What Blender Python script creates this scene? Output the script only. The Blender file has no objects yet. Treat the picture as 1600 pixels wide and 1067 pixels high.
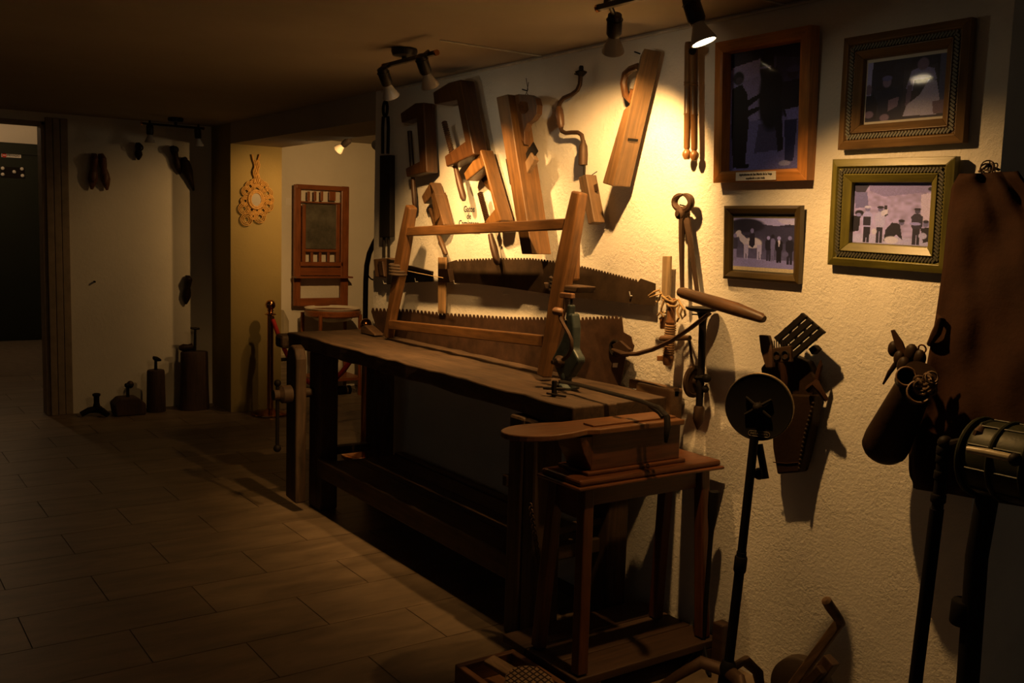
import bpy, bmesh, math, random
from mathutils import Vector, Matrix
random.seed(7)
V = Vector
scene = bpy.context.scene
col = scene.collection

# ------------------------------------------------------------------ camera
CAM = V((0, -2.735, 1.6))
FPX = 1537.558
YAW, PITCH, ROLL = 0.60766, -0.112736, 0.03061
_f = V((-math.cos(YAW)*math.cos(PITCH), math.sin(YAW)*math.cos(PITCH), math.sin(PITCH)))
_r = _f.cross(V((0, 0, 1))).normalized(); _u = _r.cross(_f)
RGT = _r*math.cos(ROLL) + _u*math.sin(ROLL)
UPV = -_r*math.sin(ROLL) + _u*math.cos(ROLL)
cam = bpy.data.objects.new('camera', bpy.data.cameras.new('camera'))
col.objects.link(cam)
cam.data.sensor_width = 36; cam.data.lens = 36*FPX/1600; cam.data.clip_start = .05
m = Matrix((RGT, UPV, -_f)).transposed().to_4x4(); m.translation = CAM
cam.matrix_world = m
scene.camera = cam

# ------------------------------------------------------------------ world, exposure
w = bpy.data.worlds.new('world'); scene.world = w; w.use_nodes = True
w.node_tree.nodes['Background'].inputs[0].default_value = (1.0, .80, .56, 1)
w.node_tree.nodes['Background'].inputs[1].default_value = 0.026
vs = scene.view_settings
vs.view_transform = 'Standard'; vs.look = 'None'; vs.exposure = 0.0; vs.gamma = 1.0; vs.use_curve_mapping = False
WARM = (1.0, .525, .165)
# spot lamps of the room: (centre of the bulb face, aim point, watts, cone degrees, blend)
LAMPS = dict(
    mid_a=(V((-4.13, -.58, 2.19)), V((-4.45, -.02, 1.28)), 72, 92, .7),
    mid_b=(V((-3.77, -.58, 2.20)), V((-4.02, -.02, 1.25)), 58, 92, .7),
    near_a=(V((-2.745, -.43, 2.235)), V((-3.25, -.02, 1.45)), 96, 104, .7),
    near_b=(V((-2.16, -.57, 2.17)), V((-1.88, -.36, 1.24)), 62, 124, 1.0),
    alcove_a=(V((-7.22, .57, 2.18)), V((-8.05, .10, 1.50)), 21, 84, .8),
    alcove_b=(V((-6.55, .57, 2.18)), V((-8.9, 1.1, 1.3)), 70, 90, 1.0),
)

def unproject(px, py, ax, val):
    d = RGT*((px-800)/FPX) - UPV*((py-533.5)/FPX) + _f
    return CAM + d*((val-CAM[ax])/d[ax])
def W(px, py, d=0.0): return unproject(px, py, 1, -d)      # point a distance d in front of the long wall
def X(px, py, x): return unproject(px, py, 0, x)           # point in a plane across the room
def G(px, py, z=0.0): return unproject(px, py, 2, z)       # point at a height
def B(px, py, d=0.0): return unproject(px, py, 0, -8.54+d) # in front of the back wall

# ------------------------------------------------------------------ materials
def new_mat(name):
    mt = bpy.data.materials.new(name); mt.use_nodes = True
    nt = mt.node_tree; return mt, nt, nt.nodes['Principled BSDF']
def ramp(nt, fac, stops):
    r = nt.nodes.new('ShaderNodeValToRGB'); nt.links.new(fac, r.inputs[0])
    e = r.color_ramp.elements
    while len(e) < len(stops): e.new(.5)
    for k, (p, c) in enumerate(stops): e[k].position = p; e[k].color = (*c, 1)
    return r.outputs[0]
def tex(nt, kind, vec, scale, detail=4, rough=.55, dist=0):
    n = nt.nodes.new('ShaderNodeTex'+kind); n.inputs['Scale'].default_value = scale
    if kind == 'Noise':
        n.inputs['Detail'].default_value = detail; n.inputs['Roughness'].default_value = rough; n.inputs['Distortion'].default_value = dist
    if vec is not None: nt.links.new(vec, n.inputs['Vector'])
    return n
def objco(nt):
    return nt.nodes.new('ShaderNodeTexCoord').outputs['Object']
def bumpn(nt, bsdf, height, strength, distance):
    b = nt.nodes.new('ShaderNodeBump'); b.inputs['Strength'].default_value = strength; b.inputs['Distance'].default_value = distance
    nt.links.new(height, b.inputs['Height']); nt.links.new(b.outputs[0], bsdf.inputs['Normal'])
_cache = {}
def sc(c, k): return tuple(min(1, max(0, v*k)) for v in c)
def plain(name, color, rough=.6, metal=0.0, var=.25, scale=12, bump=.3, bd=.002):
    key = (name,)
    if key in _cache: return _cache[key]
    mt, nt, b = new_mat(name)
    n = tex(nt, 'Noise', objco(nt), scale, 6, .6)
    c = ramp(nt, n.outputs[0], [(.25, sc(color, 1-var)), (.75, sc(color, 1+var))])
    nt.links.new(c, b.inputs['Base Color'])
    b.inputs['Roughness'].default_value = rough; b.inputs['Metallic'].default_value = metal
    if bump:
        n2 = tex(nt, 'Noise', objco(nt), scale*5, 5, .6); bumpn(nt, b, n2.outputs[0], bump, bd)
    _cache[key] = mt; return mt
def wood(name, color, d=(0, 0, 1), rough=.5, var=.45, wear=0.0, bump=.35, grain=60):
    d = V(d).normalized(); key = (name, round(d.x, 1), round(d.y, 1), round(d.z, 1))
    if key in _cache: return _cache[key]
    mt, nt, b = new_mat(name); color = sc(color, .78); var = min(.85, var+.25)
    P = objco(nt)
    dot = nt.nodes.new('ShaderNodeVectorMath'); dot.operation = 'DOT_PRODUCT'; nt.links.new(P, dot.inputs[0]); dot.inputs[1].default_value = d
    s2 = nt.nodes.new('ShaderNodeVectorMath'); s2.operation = 'SCALE'; s2.inputs[0].default_value = d*(-.93); nt.links.new(dot.outputs['Value'], s2.inputs['Scale'])
    ad = nt.nodes.new('ShaderNodeVectorMath'); ad.operation = 'ADD'; nt.links.new(P, ad.inputs[0]); nt.links.new(s2.outputs[0], ad.inputs[1])
    n1 = tex(nt, 'Noise', ad.outputs[0], grain, 5, .6, .4)
    n2 = tex(nt, 'Noise', P, 6, 4, .6)
    mx = nt.nodes.new('ShaderNodeMath'); mx.operation = 'MULTIPLY_ADD'; nt.links.new(n1.outputs[0], mx.inputs[0]); mx.inputs[1].default_value = .65
    m2 = nt.nodes.new('ShaderNodeMath'); m2.operation = 'MULTIPLY'; nt.links.new(n2.outputs[0], m2.inputs[0]); m2.inputs[1].default_value = .35
    nt.links.new(m2.outputs[0], mx.inputs[2])
    c = ramp(nt, mx.outputs[0], [(.28, sc(color, 1-var)), (.5, color), (.72, sc(color, 1+var))])
    if wear:
        n3 = tex(nt, 'Noise', P, 14, 6, .7); f3 = ramp(nt, n3.outputs[0], [(.5, (0, 0, 0)), (.7, (wear,)*3)])
        mm = nt.nodes.new('ShaderNodeMix'); mm.data_type = 'RGBA'; nt.links.new(f3, mm.inputs[0]); nt.links.new(c, mm.inputs[6])
        mm.inputs[7].default_value = (*sc((color[0]*1.0, color[1]*1.08, color[2]*1.15), 1.45), 1); c = mm.outputs[2]
    nt.links.new(c, b.inputs['Base Color']); b.inputs['Roughness'].default_value = rough
    bumpn(nt, b, mx.outputs[0], bump, .003)
    _cache[key] = mt; return mt
def plaster(name, color, relief=1.0, dist=.006, scale=34):
    mt, nt, b = new_mat(name)
    P = objco(nt)
    a = tex(nt, 'Noise', P, scale, 7, .68, .25); v = tex(nt, 'Noise', P, scale*2.6, 4, .6, .6); big = tex(nt, 'Noise', P, 2.2, 4, .6)
    c = ramp(nt, big.outputs[0], [(.3, sc(color, .93)), (.7, sc(color, 1.05))]); nt.links.new(c, b.inputs['Base Color'])
    ad = nt.nodes.new('ShaderNodeMath'); ad.operation = 'MULTIPLY_ADD'; nt.links.new(v.outputs[0], ad.inputs[0]); ad.inputs[1].default_value = .35
    r = ramp(nt, a.outputs[0], [(.30, (0, 0, 0)), (.70, (1, 1, 1))])
    pm_ = tex(nt, 'Noise', P, 3.5, 3, .6, 1.0); pr_ = ramp(nt, pm_.outputs[0], [(.38, (.25, .25, .25)), (.66, (1, 1, 1))])
    mu_ = nt.nodes.new('ShaderNodeMath'); mu_.operation = 'MULTIPLY'; nt.links.new(r, mu_.inputs[0]); nt.links.new(pr_, mu_.inputs[1]); nt.links.new(mu_.outputs[0], ad.inputs[2])
    bumpn(nt, b, ad.outputs[0], relief, dist)
    b.inputs['Roughness'].default_value = .92
    return mt
def glow(name, color, strength):
    mt, nt, b = new_mat(name)
    b.inputs['Base Color'].default_value = (*color, 1); b.inputs['Emission Color'].default_value = (*color, 1); b.inputs['Emission Strength'].default_value = strength
    return mt
def pane_mat(name, tint=(1, 1, 1)):
    mt = bpy.data.materials.new(name); mt.use_nodes = True; nt = mt.node_tree; nt.nodes.clear()
    out = nt.nodes.new('ShaderNodeOutputMaterial'); mix = nt.nodes.new('ShaderNodeMixShader'); t = nt.nodes.new('ShaderNodeBsdfTransparent'); g = nt.nodes.new('ShaderNodeBsdfGlossy')
    fr = nt.nodes.new('ShaderNodeFresnel'); fr.inputs[0].default_value = 1.28; g.inputs['Roughness'].default_value = .06
    t.inputs[0].default_value = (*tint, 1)
    ge = nt.nodes.new('ShaderNodeNewGeometry'); sb = nt.nodes.new('ShaderNodeMath'); sb.operation = 'SUBTRACT'; sb.inputs[0].default_value = 1; nt.links.new(ge.outputs['Backfacing'], sb.inputs[1])
    mu = nt.nodes.new('ShaderNodeMath'); mu.operation = 'MULTIPLY'; nt.links.new(fr.outputs[0], mu.inputs[0]); nt.links.new(sb.outputs[0], mu.inputs[1]); nt.links.new(mu.outputs[0], mix.inputs[0]); nt.links.new(t.outputs[0], mix.inputs[1]); nt.links.new(g.outputs[0], mix.inputs[2]); nt.links.new(mix.outputs[0], out.inputs[0])
    return mt
M_WALL = plaster('white_stucco', (.80, .77, .70), .62, .006, 62)
M_WALL2 = plaster('smooth_plaster', (.74, .70, .60), .5, .0025, 40)
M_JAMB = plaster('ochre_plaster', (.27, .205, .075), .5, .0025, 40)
M_END = plaster('olive_plaster', (.60, .57, .42), .5, .003, 36)
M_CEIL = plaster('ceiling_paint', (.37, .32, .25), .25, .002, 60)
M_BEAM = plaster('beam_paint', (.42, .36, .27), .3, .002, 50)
M_IRON = plain('black_iron', (.014, .011, .009), .6, .2)
M_IRONB = plain('brown_iron', (.06, .032, .017), .6, .45)
M_RUST = plain('rusty_saw_steel', (.066, .033, .018), .62, .3, .45, 18)
M_RUSTD = plain('dark_saw_steel', (.058, .036, .021), .55, .4, .45, 14)
M_BLACK = plain('black_paint', (.007, .006, .006), .7, 0, .2, 8, .1)
M_BRASS = plain('copper_brass', (.50, .23, .10), .18, 1.0, .12, 6, .05)
M_LEATHER = plain('brown_leather', (.026, .010, .004), .85, 0, .4, 7, .5, .004)
M_LEATHD = plain('dark_leather', (.020, .011, .006), .5, 0, .35, 9, .5, .003)
M_ROPE = plain('hemp_rope', (.36, .24, .11), .9, 0, .3, 60, .6)
M_STRAW = plain('golden_straw', (.42, .23, .055), .6, 0, .35, 60, .5)
M_TEAL = plain('teal_cast_iron', (.035, .048, .048), .5, .2, .5, 20)
M_GREENM = plain('green_metal', (.026, .028, .016), .45, .15, .3, 14)
M_PAPER = plain('white_paper', (.78, .75, .68), .8, 0, .03, 5, 0)
M_INK = plain('black_ink', (.03, .028, .03), .7, 0, .05, 5, 0)
M_ENAMEL = plain('cream_enamel', (.85, .80, .68), .25, 0, .06, 6, .05)
M_RED = plain('red_rope', (.40, .012, .008), .8, 0, .2, 40, .4)
M_GREEN = plain('dark_green_paint', (.007, .013, .007), .5, 0, .2, 4, .1)
M_LAMPBODY = plain('lamp_black', (.018, .014, .012), .4, .2, .1, 6, 0)
M_FROST = plain('frosted_bulb', (.52, .48, .42), .3, 0, .05, 6, 0)
M_GLOW = glow('lit_bulb', (1.0, .80, .50), 30)
M_PANE = pane_mat('picture_glass')
M_CLEAR = pane_mat('bulb_glass', (.9, .88, .85))

for m_ in (M_BLACK, M_LEATHER, M_LEATHD, M_IRON, M_GREENM): m_.node_tree.nodes['Principled BSDF'].inputs['Specular IOR Level'].default_value = .14

# ------------------------------------------------------------------ mesh builder
class MB:
    def __init__(s): s.v = []; s.f = []
    def add(s, vs, fs):
        o = len(s.v); s.v += [V(p) for p in vs]; s.f += [tuple(i+o for i in f) for f in fs]; return s
    def prism(s, pts, off):
        n = len(pts); off = V(off); a = [V(p) for p in pts]
        return s.add(a+[p+off for p in a], [tuple(range(n)), tuple(range(2*n-1, n-1, -1))]+[(i, (i+1) % n, n+(i+1) % n, n+i) for i in range(n)])
    def box(s, lo, hi):
        x0, y0, z0 = lo; x1, y1, z1 = hi
        return s.prism([(x0, y0, z0), (x1, y0, z0), (x1, y1, z0), (x0, y1, z0)], (0, 0, z1-z0))
    def bar(s, p0, p1, w, h, up=(0, 0, 1), w1=None, h1=None):
        p0, p1 = V(p0), V(p1); d = (p1-p0).normalized(); a = d.cross(V(up))
        if a.length < 1e-4: a = d.cross(V((1, 0, 0)))
        a.normalize(); b = a.cross(d).normalized(); w1 = w1 or w; h1 = h1 or h
        q = lambda p, ww, hh: [p+a*ww/2+b*hh/2, p-a*ww/2+b*hh/2, p-a*ww/2-b*hh/2, p+a*ww/2-b*hh/2]
        return s.add(q(p0, w, h)+q(p1, w1, h1), [(0, 1, 2, 3), (7, 6, 5, 4)]+[(i, (i+1) % 4, 4+(i+1) % 4, 4+i) for i in range(4)])
    def loft(s, secs, n=12, closed=False):
        # secs: (centre, u vector, v vector)
        o = len(s.v); k = len(secs)
        for c, u, v in secs:
            for i in range(n):
                t = 2*math.pi*i/n; s.v.append(V(c)+V(u)*math.cos(t)+V(v)*math.sin(t))
        for j in range(k if closed else k-1):
            j2 = (j+1) % k
            for i in range(n): s.f.append((o+j*n+i, o+j*n+(i+1) % n, o+j2*n+(i+1) % n, o+j2*n+i))
        if not closed:
            s.f.append(tuple(o+i for i in range(n-1, -1, -1))); s.f.append(tuple(o+(k-1)*n+i for i in range(n)))
        return s
    def tube(s, pts, r, n=10, closed=False, flat=1.0, up=None):
        pts = [V(p) for p in pts]; k = len(pts); rs = r if isinstance(r, (list, tuple)) else [r]*k
        secs = []; prev = None
        for i, p in enumerate(pts):
            a = pts[(i-1) % k] if (closed or i > 0) else p; b = pts[(i+1) % k] if (closed or i < k-1) else p
            d = (b-a).normalized()
            if up is not None: u = V(up)-d*V(up).dot(d)
            elif prev is None: u = d.orthogonal()
            else: u = prev-d*prev.dot(d)
            u.normalize(); prev = u; v = d.cross(u)
            secs.append((p, u*rs[i], v*rs[i]*flat))
        return s.loft(secs, n, closed)
    def lathe(s, base, axis, prof, n=20):
        ax = V(axis).normalized(); u = ax.orthogonal().normalized(); v = ax.cross(u)
        return s.loft([(V(base)+ax*t, u*max(r, 1e-4), v*max(r, 1e-4)) for r, t in prof], n)
    def ring(s, c, nrm, R, r, n=24, m=8, sx=1.0, u0=None):
        ax = V(nrm).normalized(); u = (V(u0)-ax*V(u0).dot(ax)).normalized() if u0 is not None else ax.orthogonal().normalized(); v = ax.cross(u)
        return s.tube([V(c)+u*R*sx*math.cos(2*math.pi*i/n)+v*R*math.sin(2*math.pi*i/n) for i in range(n)], r, m, True, up=ax)
    def plate_hole(s, outer, inner, off):
        n = len(outer); off = V(off); o = len(s.v)
        for ring in (outer, inner): s.v += [V(p) for p in ring]
        for ring in (outer, inner): s.v += [V(p)+off for p in ring]
        for i in range(n):
            j = (i+1) % n
            s.f += [(o+i, o+j, o+n+j, o+n+i), (o+2*n+i, o+3*n+i, o+3*n+j, o+2*n+j), (o+i, o+2*n+i, o+2*n+j, o+j), (o+n+i, o+n+j, o+3*n+j, o+3*n+i)]
        return s
    def ball(s, c, r, n=14, sq=(1, 1, 1)):
        k = 9; c = V(c)
        return s.loft([(c+V((0, 0, -r*math.cos(math.pi*j/(k-1))*sq[2])), V((max(r*math.sin(math.pi*j/(k-1)), 1e-4)*sq[0], 0, 0)), V((0, max(r*math.sin(math.pi*j/(k-1)), 1e-4)*sq[1], 0))) for j in range(k)], n)
    def build(s, name, mat, parent=None, smooth=False, bevel=0.0, origin=None, subdiv=0):
        if parent is not None: o = V(parent['_o'])
        else:
            if origin is None:
                lo = [min(p[i] for p in s.v) for i in range(3)]; hi = [max(p[i] for p in s.v) for i in range(3)]
                origin = V(((lo[0]+hi[0])/2, (lo[1]+hi[1])/2, lo[2]))
            o = V(origin)
        me = bpy.data.meshes.new(name); me.from_pydata([p-o for p in s.v], [], s.f)
        bm = bmesh.new(); bm.from_mesh(me); bmesh.ops.recalc_face_normals(bm, faces=bm.faces); bm.to_mesh(me); bm.free()
        if smooth:
            me.polygons.foreach_set('use_smooth', [True]*len(me.polygons))
            me.set_sharp_from_angle(angle=math.radians(42))
        me.materials.append(mat)
        ob = bpy.data.objects.new(name, me); col.objects.link(ob)
        if parent is not None: ob.parent = parent; ob['_o'] = parent['_o']
        else: ob.location = o; ob['_o'] = tuple(o)
        if bevel:
            bv = ob.modifiers.new('bevel', 'BEVEL'); bv.width = bevel; bv.segments = 2; bv.limit_method = 'ANGLE'; bv.angle_limit = math.radians(40)
        return ob
def tag(o, label, cat, group=None):
    o['label'] = label; o['category'] = cat
    if group: o['group'] = group
    return o
def thing(name, label, cat, origin, group=None):
    e = bpy.data.objects.new(name, None); e.empty_display_size = .05; col.objects.link(e)
    e.location = V(origin); e['_o'] = tuple(V(origin)); return tag(e, label, cat, group)
def struct(ob): ob['kind'] = 'structure'; return ob
def px_slab(pts, d, t):
    """front outline given a distance d before the wall, t thick towards the wall"""
    return MB().prism([W(x, y, d) for x, y in pts], (0, t, 0))
def text_mesh(body, size, origin, ex, ey, mat, name, parent, align='CENTER', sx=1.0):
    cu = bpy.data.curves.new(name, 'FONT'); cu.body = body; cu.size = size; cu.align_x = align; cu.align_y = 'CENTER'; cu.extrude = .0004; cu.resolution_u = 3; cu.offset = size*.02
    to = bpy.data.objects.new(name, cu); col.objects.link(to)
    me = bpy.data.meshes.new_from_object(to.evaluated_get(bpy.context.evaluated_depsgraph_get())); bpy.data.objects.remove(to); bpy.data.curves.remove(cu)
    ex, ey = V(ex).normalized(), V(ey).normalized(); en = ex.cross(ey); o = V(parent['_o'])
    for v in me.vertices: v.co = V(origin)+ex*v.co.x*sx+ey*v.co.y+en*v.co.z-o
    me.materials.clear(); me.materials.append(mat)
    ob = bpy.data.objects.new(name, me); col.objects.link(ob); ob.parent = parent; ob['_o'] = parent['_o']
    return ob

# ------------------------------------------------------------------ the setting
H = 2.4; XB = -8.54; XE = -5.44; XJ = -8.05; XR = -1.54; TH = .44; ZB = 2.232; X2 = -8.92
def wall(name, boxes, mat):
    b = MB()
    for lo, hi in boxes: b.box(lo, hi)
    return struct(b.build(name, mat, origin=(0, 0, 0)))
wall('wall_right', [((XE, 0, 0), (XR, TH, H))], M_WALL)
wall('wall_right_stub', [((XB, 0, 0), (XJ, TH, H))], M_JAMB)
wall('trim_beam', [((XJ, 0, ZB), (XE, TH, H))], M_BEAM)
wall('wall_end', [((XR-.3, TH, 0), (XR, 3.2, H))], M_END)
DY0, DY1, DZ = -2.45, -1.31, 2.33
wall('wall_back', [((XB-.15, DY1, 0), (XB, 0, H)), ((XB-.15, DY0, DZ), (XB, DY1, H)), ((XB-.15, -5.2, 0), (XB, DY0, H))], M_WALL2)
wall('wall_left', [((XB, -5.35, 0), (-5.6, -5.2, H))], M_WALL2)
wall('wall_alcove_back', [((X2-.15, TH, 0), (X2, 3.35, H))], M_WALL2)
wall('wall_alcove_side', [((X2-.15, 3.2, 0), (XR, 3.35, H))], M_WALL2)
HC = 3.1
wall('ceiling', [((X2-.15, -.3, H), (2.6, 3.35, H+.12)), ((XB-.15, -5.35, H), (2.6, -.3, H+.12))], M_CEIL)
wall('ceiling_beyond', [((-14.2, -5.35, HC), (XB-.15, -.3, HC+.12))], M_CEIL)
# floor: slab plus rectangular stone-look tiles in running bond
def floor_mat(name, c):
    mt, nt, b = new_mat(name); P = objco(nt)
    mp = nt.nodes.new('ShaderNodeMapping'); mp.inputs['Scale'].default_value = (6, 1.6, 1); nt.links.new(nt.nodes.new('ShaderNodeNewGeometry').outputs['Position'], mp.inputs[0])
    n = tex(nt, 'Noise', mp.outputs[0], 1.6, 6, .62, .5)
    cc = ramp(nt, n.outputs[0], [(.3, sc(c, .6)), (.7, sc(c, 1.25))])
    oi = nt.nodes.new('ShaderNodeObjectInfo')
    hv = nt.nodes.new('ShaderNodeHueSaturation'); nt.links.new(cc, hv.inputs['Color'])
    mr = nt.nodes.new('ShaderNodeMapRange'); nt.links.new(oi.outputs['Random'], mr.inputs[0]); mr.inputs[3].default_value = .90; mr.inputs[4].default_value = 1.10
    nt.links.new(mr.outputs[0], hv.inputs['Value']); nt.links.new(hv.outputs[0], b.inputs['Base Color'])
    b.inputs['Roughness'].default_value = .45; bumpn(nt, b, n.outputs[0], .15, .002)
    return mt
M_TILE = floor_mat('stone_floor_tile', (.165, .120, .078))
fl = wall('floor', [((-15, -5.35, -.12), (2.6, 3.35, -.004))], plain('floor_grout', (.125, .10, .074), .9))
TX, TY = .345, .69
tile = MB().prism([(-TX/2+.002, -TY/2+.002, -.012), (TX/2-.002, -TY/2+.002, -.012), (TX/2-.002, TY/2-.002, -.012), (-TX/2+.002, TY/2-.002, -.012)], (0, 0, .012))
tme = None
for i in range(27):
    for j in range(-7, 5):
        cx = -10.6+i*TX; cy = j*TY+(.5*TY if i % 2 else 0)-.1
        if cy > .1 and cx > XE-.3: continue
        if cy > .1 and cx < X2: continue
        if cy < -3.1 or cy > 2.2 or cx > -1.3: continue
        if cx < XB-.1 and not (DY0-.6 < cy < DY1+1.2): continue
        if tme is None:
            t0 = tile.build('floor_tile', M_TILE, fl); tme = t0.data
        else:
            t0 = bpy.data.objects.new('floor_tile', tme); col.objects.link(t0); t0.parent = fl
        t0.location = (cx, cy, 0)
# door opening trim
dt = MB()
for k, (a, b_) in enumerate(((0, .05), (.055, .105), (.11, .165))):
    dt.box((XB-.02, DY1+a, 0), (XB+.028-.006*k, DY1+b_, H-.035))
dt.box((XB-.16, DY1-.03, 0), (XB+.01, DY1, DZ))
dt.box((XB-.16, DY0, DZ-.03), (XB+.01, DY1, DZ))
struct(dt.build('trim_doorway', plain('door_trim_paint', (.27, .21, .145), .6), bevel=.004))
# ceiling wire along the wall and over to the tracks
cw = MB(); cw.tube([(XE+.1, -.012, H-.012), (XR-.4, -.012, H-.012)], .006, 6); cw.tube([(-3.75, -.55, H-.004), (-3.75, -.012, H-.004)], .004, 6); cw.tube([(-2.35, -.5, H-.004), (-2.35, -.012, H-.004)], .004, 6)
struct(cw.build('trim_cable', plain('painted_cable', (.60, .55, .46), .7)))
# the room beyond the doorway
XG = -14.0
wall('wall_beyond', [((XG-.15, -5.35, 0), (XG, -.3, HC))], M_WALL2)
wall('wall_beyond_side', [((XG, -.45, 0), (XB-.15, -.3, HC)), ((XG, -5.35, 0), (XB-.15, -5.2, HC)), ((XB-.15, -5.2, H), (XB-.05, -.45, HC))], M_WALL2)
gp = X(35, 224, XG+.08)
g = thing('door', 'dark green door panel with a white sign seen through the doorway', 'door', (XG+.05, -1.7, 0))
MB().box((XG+.001, -4.2, 0), (XG+.08, -.46, gp.z)).build('door_leaf', M_GREEN, g, bevel=.005)
MB().box((XG+.08, -4.2, gp.z-.14), (XG+.10, -.46, gp.z-.10)).build('top_rail', M_GREEN, g)
a, b_ = X(2, 239, XG+.085), X(33, 247, XG+.085)
sg = MB().box((XG+.08, a.y, b_.z), (XG+.086, b_.y, a.z)).build('sign_plate', M_PAPER, g)
ctr = X(6.5, 242.5, XG+.087)
MB().lathe((XG+.086, ctr.y, ctr.z), (1, 0, 0), [(.028, 0), (.028, .002)], 20).build('no_entry_disc', plain('sign_red', (.6, .03, .02), .5, 0, .05, 5, 0), sg)
MB().box((XG+.088, ctr.y-.017, ctr.z-.005), (XG+.0895, ctr.y+.017, ctr.z+.005)).build('no_entry_bar', M_PAPER, sg)
tc = X(21, 243.2, XG+.087)
text_mesh('PRIVADO', .034, tc, (0, 1, 0), (0, 0, 1), M_INK, 'sign_lettering', sg)
pl = MB(); p0, p1 = X(1, 260, XG+.085), X(39, 279, XG+.085)
pt = MB().box((XG+.08, p0.y, p1.z), (XG+.085, p1.y, p0.z)).build('light_plate', M_IRON, g)
for q in ((4, 263), (34, 264), (22, 268.5), (4, 272.5), (35, 274.5)):
    c = X(q[0], q[1], XG+.085)
    MB().lathe(c, (1, 0, 0), [(.020, 0), (.022, .012), (.016, .022), (.004, .026)], 12).build('white_knob', M_PAPER, pt, True)
lg = bpy.data.lights.new('corridor_lamp', 'POINT'); lg.energy = 22; lg.color = (1, .62, .32); lg.shadow_soft_size = .08
lo_ = bpy.data.objects.new('corridor_lamp', lg); col.objects.link(lo_); lo_.location = (-12.6, -1.7, 2.95)

# ------------------------------------------------------------------ track lights
def spot(pos, aim, watts, cone, blend, name):
    l = bpy.data.lights.new(name, 'SPOT'); l.energy = watts; l.color = WARM; l.spot_size = math.radians(cone); l.spot_blend = blend; l.shadow_soft_size = .018
    o = bpy.data.objects.new(name, l); col.objects.link(o); o.location = pos
    o.rotation_euler = (aim-pos).to_track_quat('-Z', 'Y').to_euler(); return o
def lamp_head(root, barpt, face, aim, lit, sub):
    """stem from the bar, black holder, reflector bulb whose face centre is 'face'"""
    d = (aim-face).normalized(); base = face-d*.135
    st = MB(); st.tube([barpt, V((barpt.x, barpt.y, base.z+.035)), base], .0085, 8); sto = st.build('stem', M_LAMPBODY, root, True)
    MB().lathe(base-d*.012, d, [(.012, 0), (.024, .006), (.027, .03), (.027, .075), (.022, .085)], 16).build('lamp_holder', M_LAMPBODY, root, True)
    bl = MB().lathe(face-d*.062, d, [(.017, 0), (.021, .012), (.034, .042), (.040, .056), (.040, .0605), (.036, .0605), (.034, .054)], 20).build('bulb', M_FROST, root, True)
    MB().lathe(face-d*.006, d, [(.033, 0), (.034, .001), (.033, .003)], 20).build('bulb_face', M_GLOW if lit else M_FROST, bl, True)
    MB().ring(base+d*.012, d, .0275, .002, 16, 6).build('collar', M_LAMPBODY, root, True)
def track(name, label, p0, p1, canopy, heads, zc=H):
    root = thing('track_light', label, 'track light', (canopy[0], canopy[1], zc-.30), 'black ceiling track lights')
    p0, p1, c = V(p0), V(p1), V(canopy)
    MB().bar(p0, p1, .022, .018).build('bar', M_LAMPBODY, root, bevel=.003)
    MB().lathe((c.x, c.y, zc-.002), (0, 0, -1), [(.058, 0), (.06, .012), (.054, .03), (.012, .034)], 24).build('canopy', M_LAMPBODY, root, True)
    MB().tube([(c.x, c.y, zc-.03), (c.x, c.y, p0.z)], .012, 8).build('canopy_stem', M_LAMPBODY, root, True)
    for e in (p0, p1):
        d = (p1-p0).normalized(); MB().tube([e-d*.006, e+d*.006], .013, 8).build('end_cap', M_BRASS, root, True)
    for k, (bp, face, aim, lit) in enumerate(heads): lamp_head(root, V(bp), face, aim, lit, k)
    return root
def L(k): return LAMPS[k][0], LAMPS[k][1]
track('mid', 'track light with two frosted spots above the dark wooden clamps', (-4.19, -.59, 2.335), (-3.71, -.59, 2.335), (-4.05, -.56), [((-4.12, -.59, 2.335), *L('mid_a'), True), ((-3.78, -.59, 2.335), *L('mid_b'), True)])
track('near', 'track light with one glaring spot beside the tall wooden photo frame', (-2.64, -.59, 2.345), (-2.08, -.59, 2.345), (-2.36, -.57), [((-2.60, -.59, 2.345), *L('near_a'), True), ((-2.19, -.59, 2.345), *L('near_b'), True)])
fa, fb = V((-8.05, -.64, 2.19)), V((-8.05, -.26, 2.19))
track('far', 'unlit track light over the shoes at the far wall', (-8.05, -.70, 2.335), (-8.05, -.22, 2.335), (-8.05, -.44), [((-8.05, -.64, 2.335), fa, fa+V((-.05, 0, -1)), False), ((-8.05, -.26, 2.335), fb, fb+V((-.05, .08, -1)), False)])
track('alcove', 'track light with lit spots in the alcove above the washstand', (-7.35, .57, 2.335), (-6.42, .57, 2.335), (-6.85, .57), [((-7.22, .57, 2.335), *L('alcove_a'), True), ((-6.55, .57, 2.335), *L('alcove_b'), True)])
for k, (p, a, wt, cone, bl) in LAMPS.items():
    spot(p+(a-p).normalized()*.012, a, wt, cone, bl, 'spot_'+k)

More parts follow.
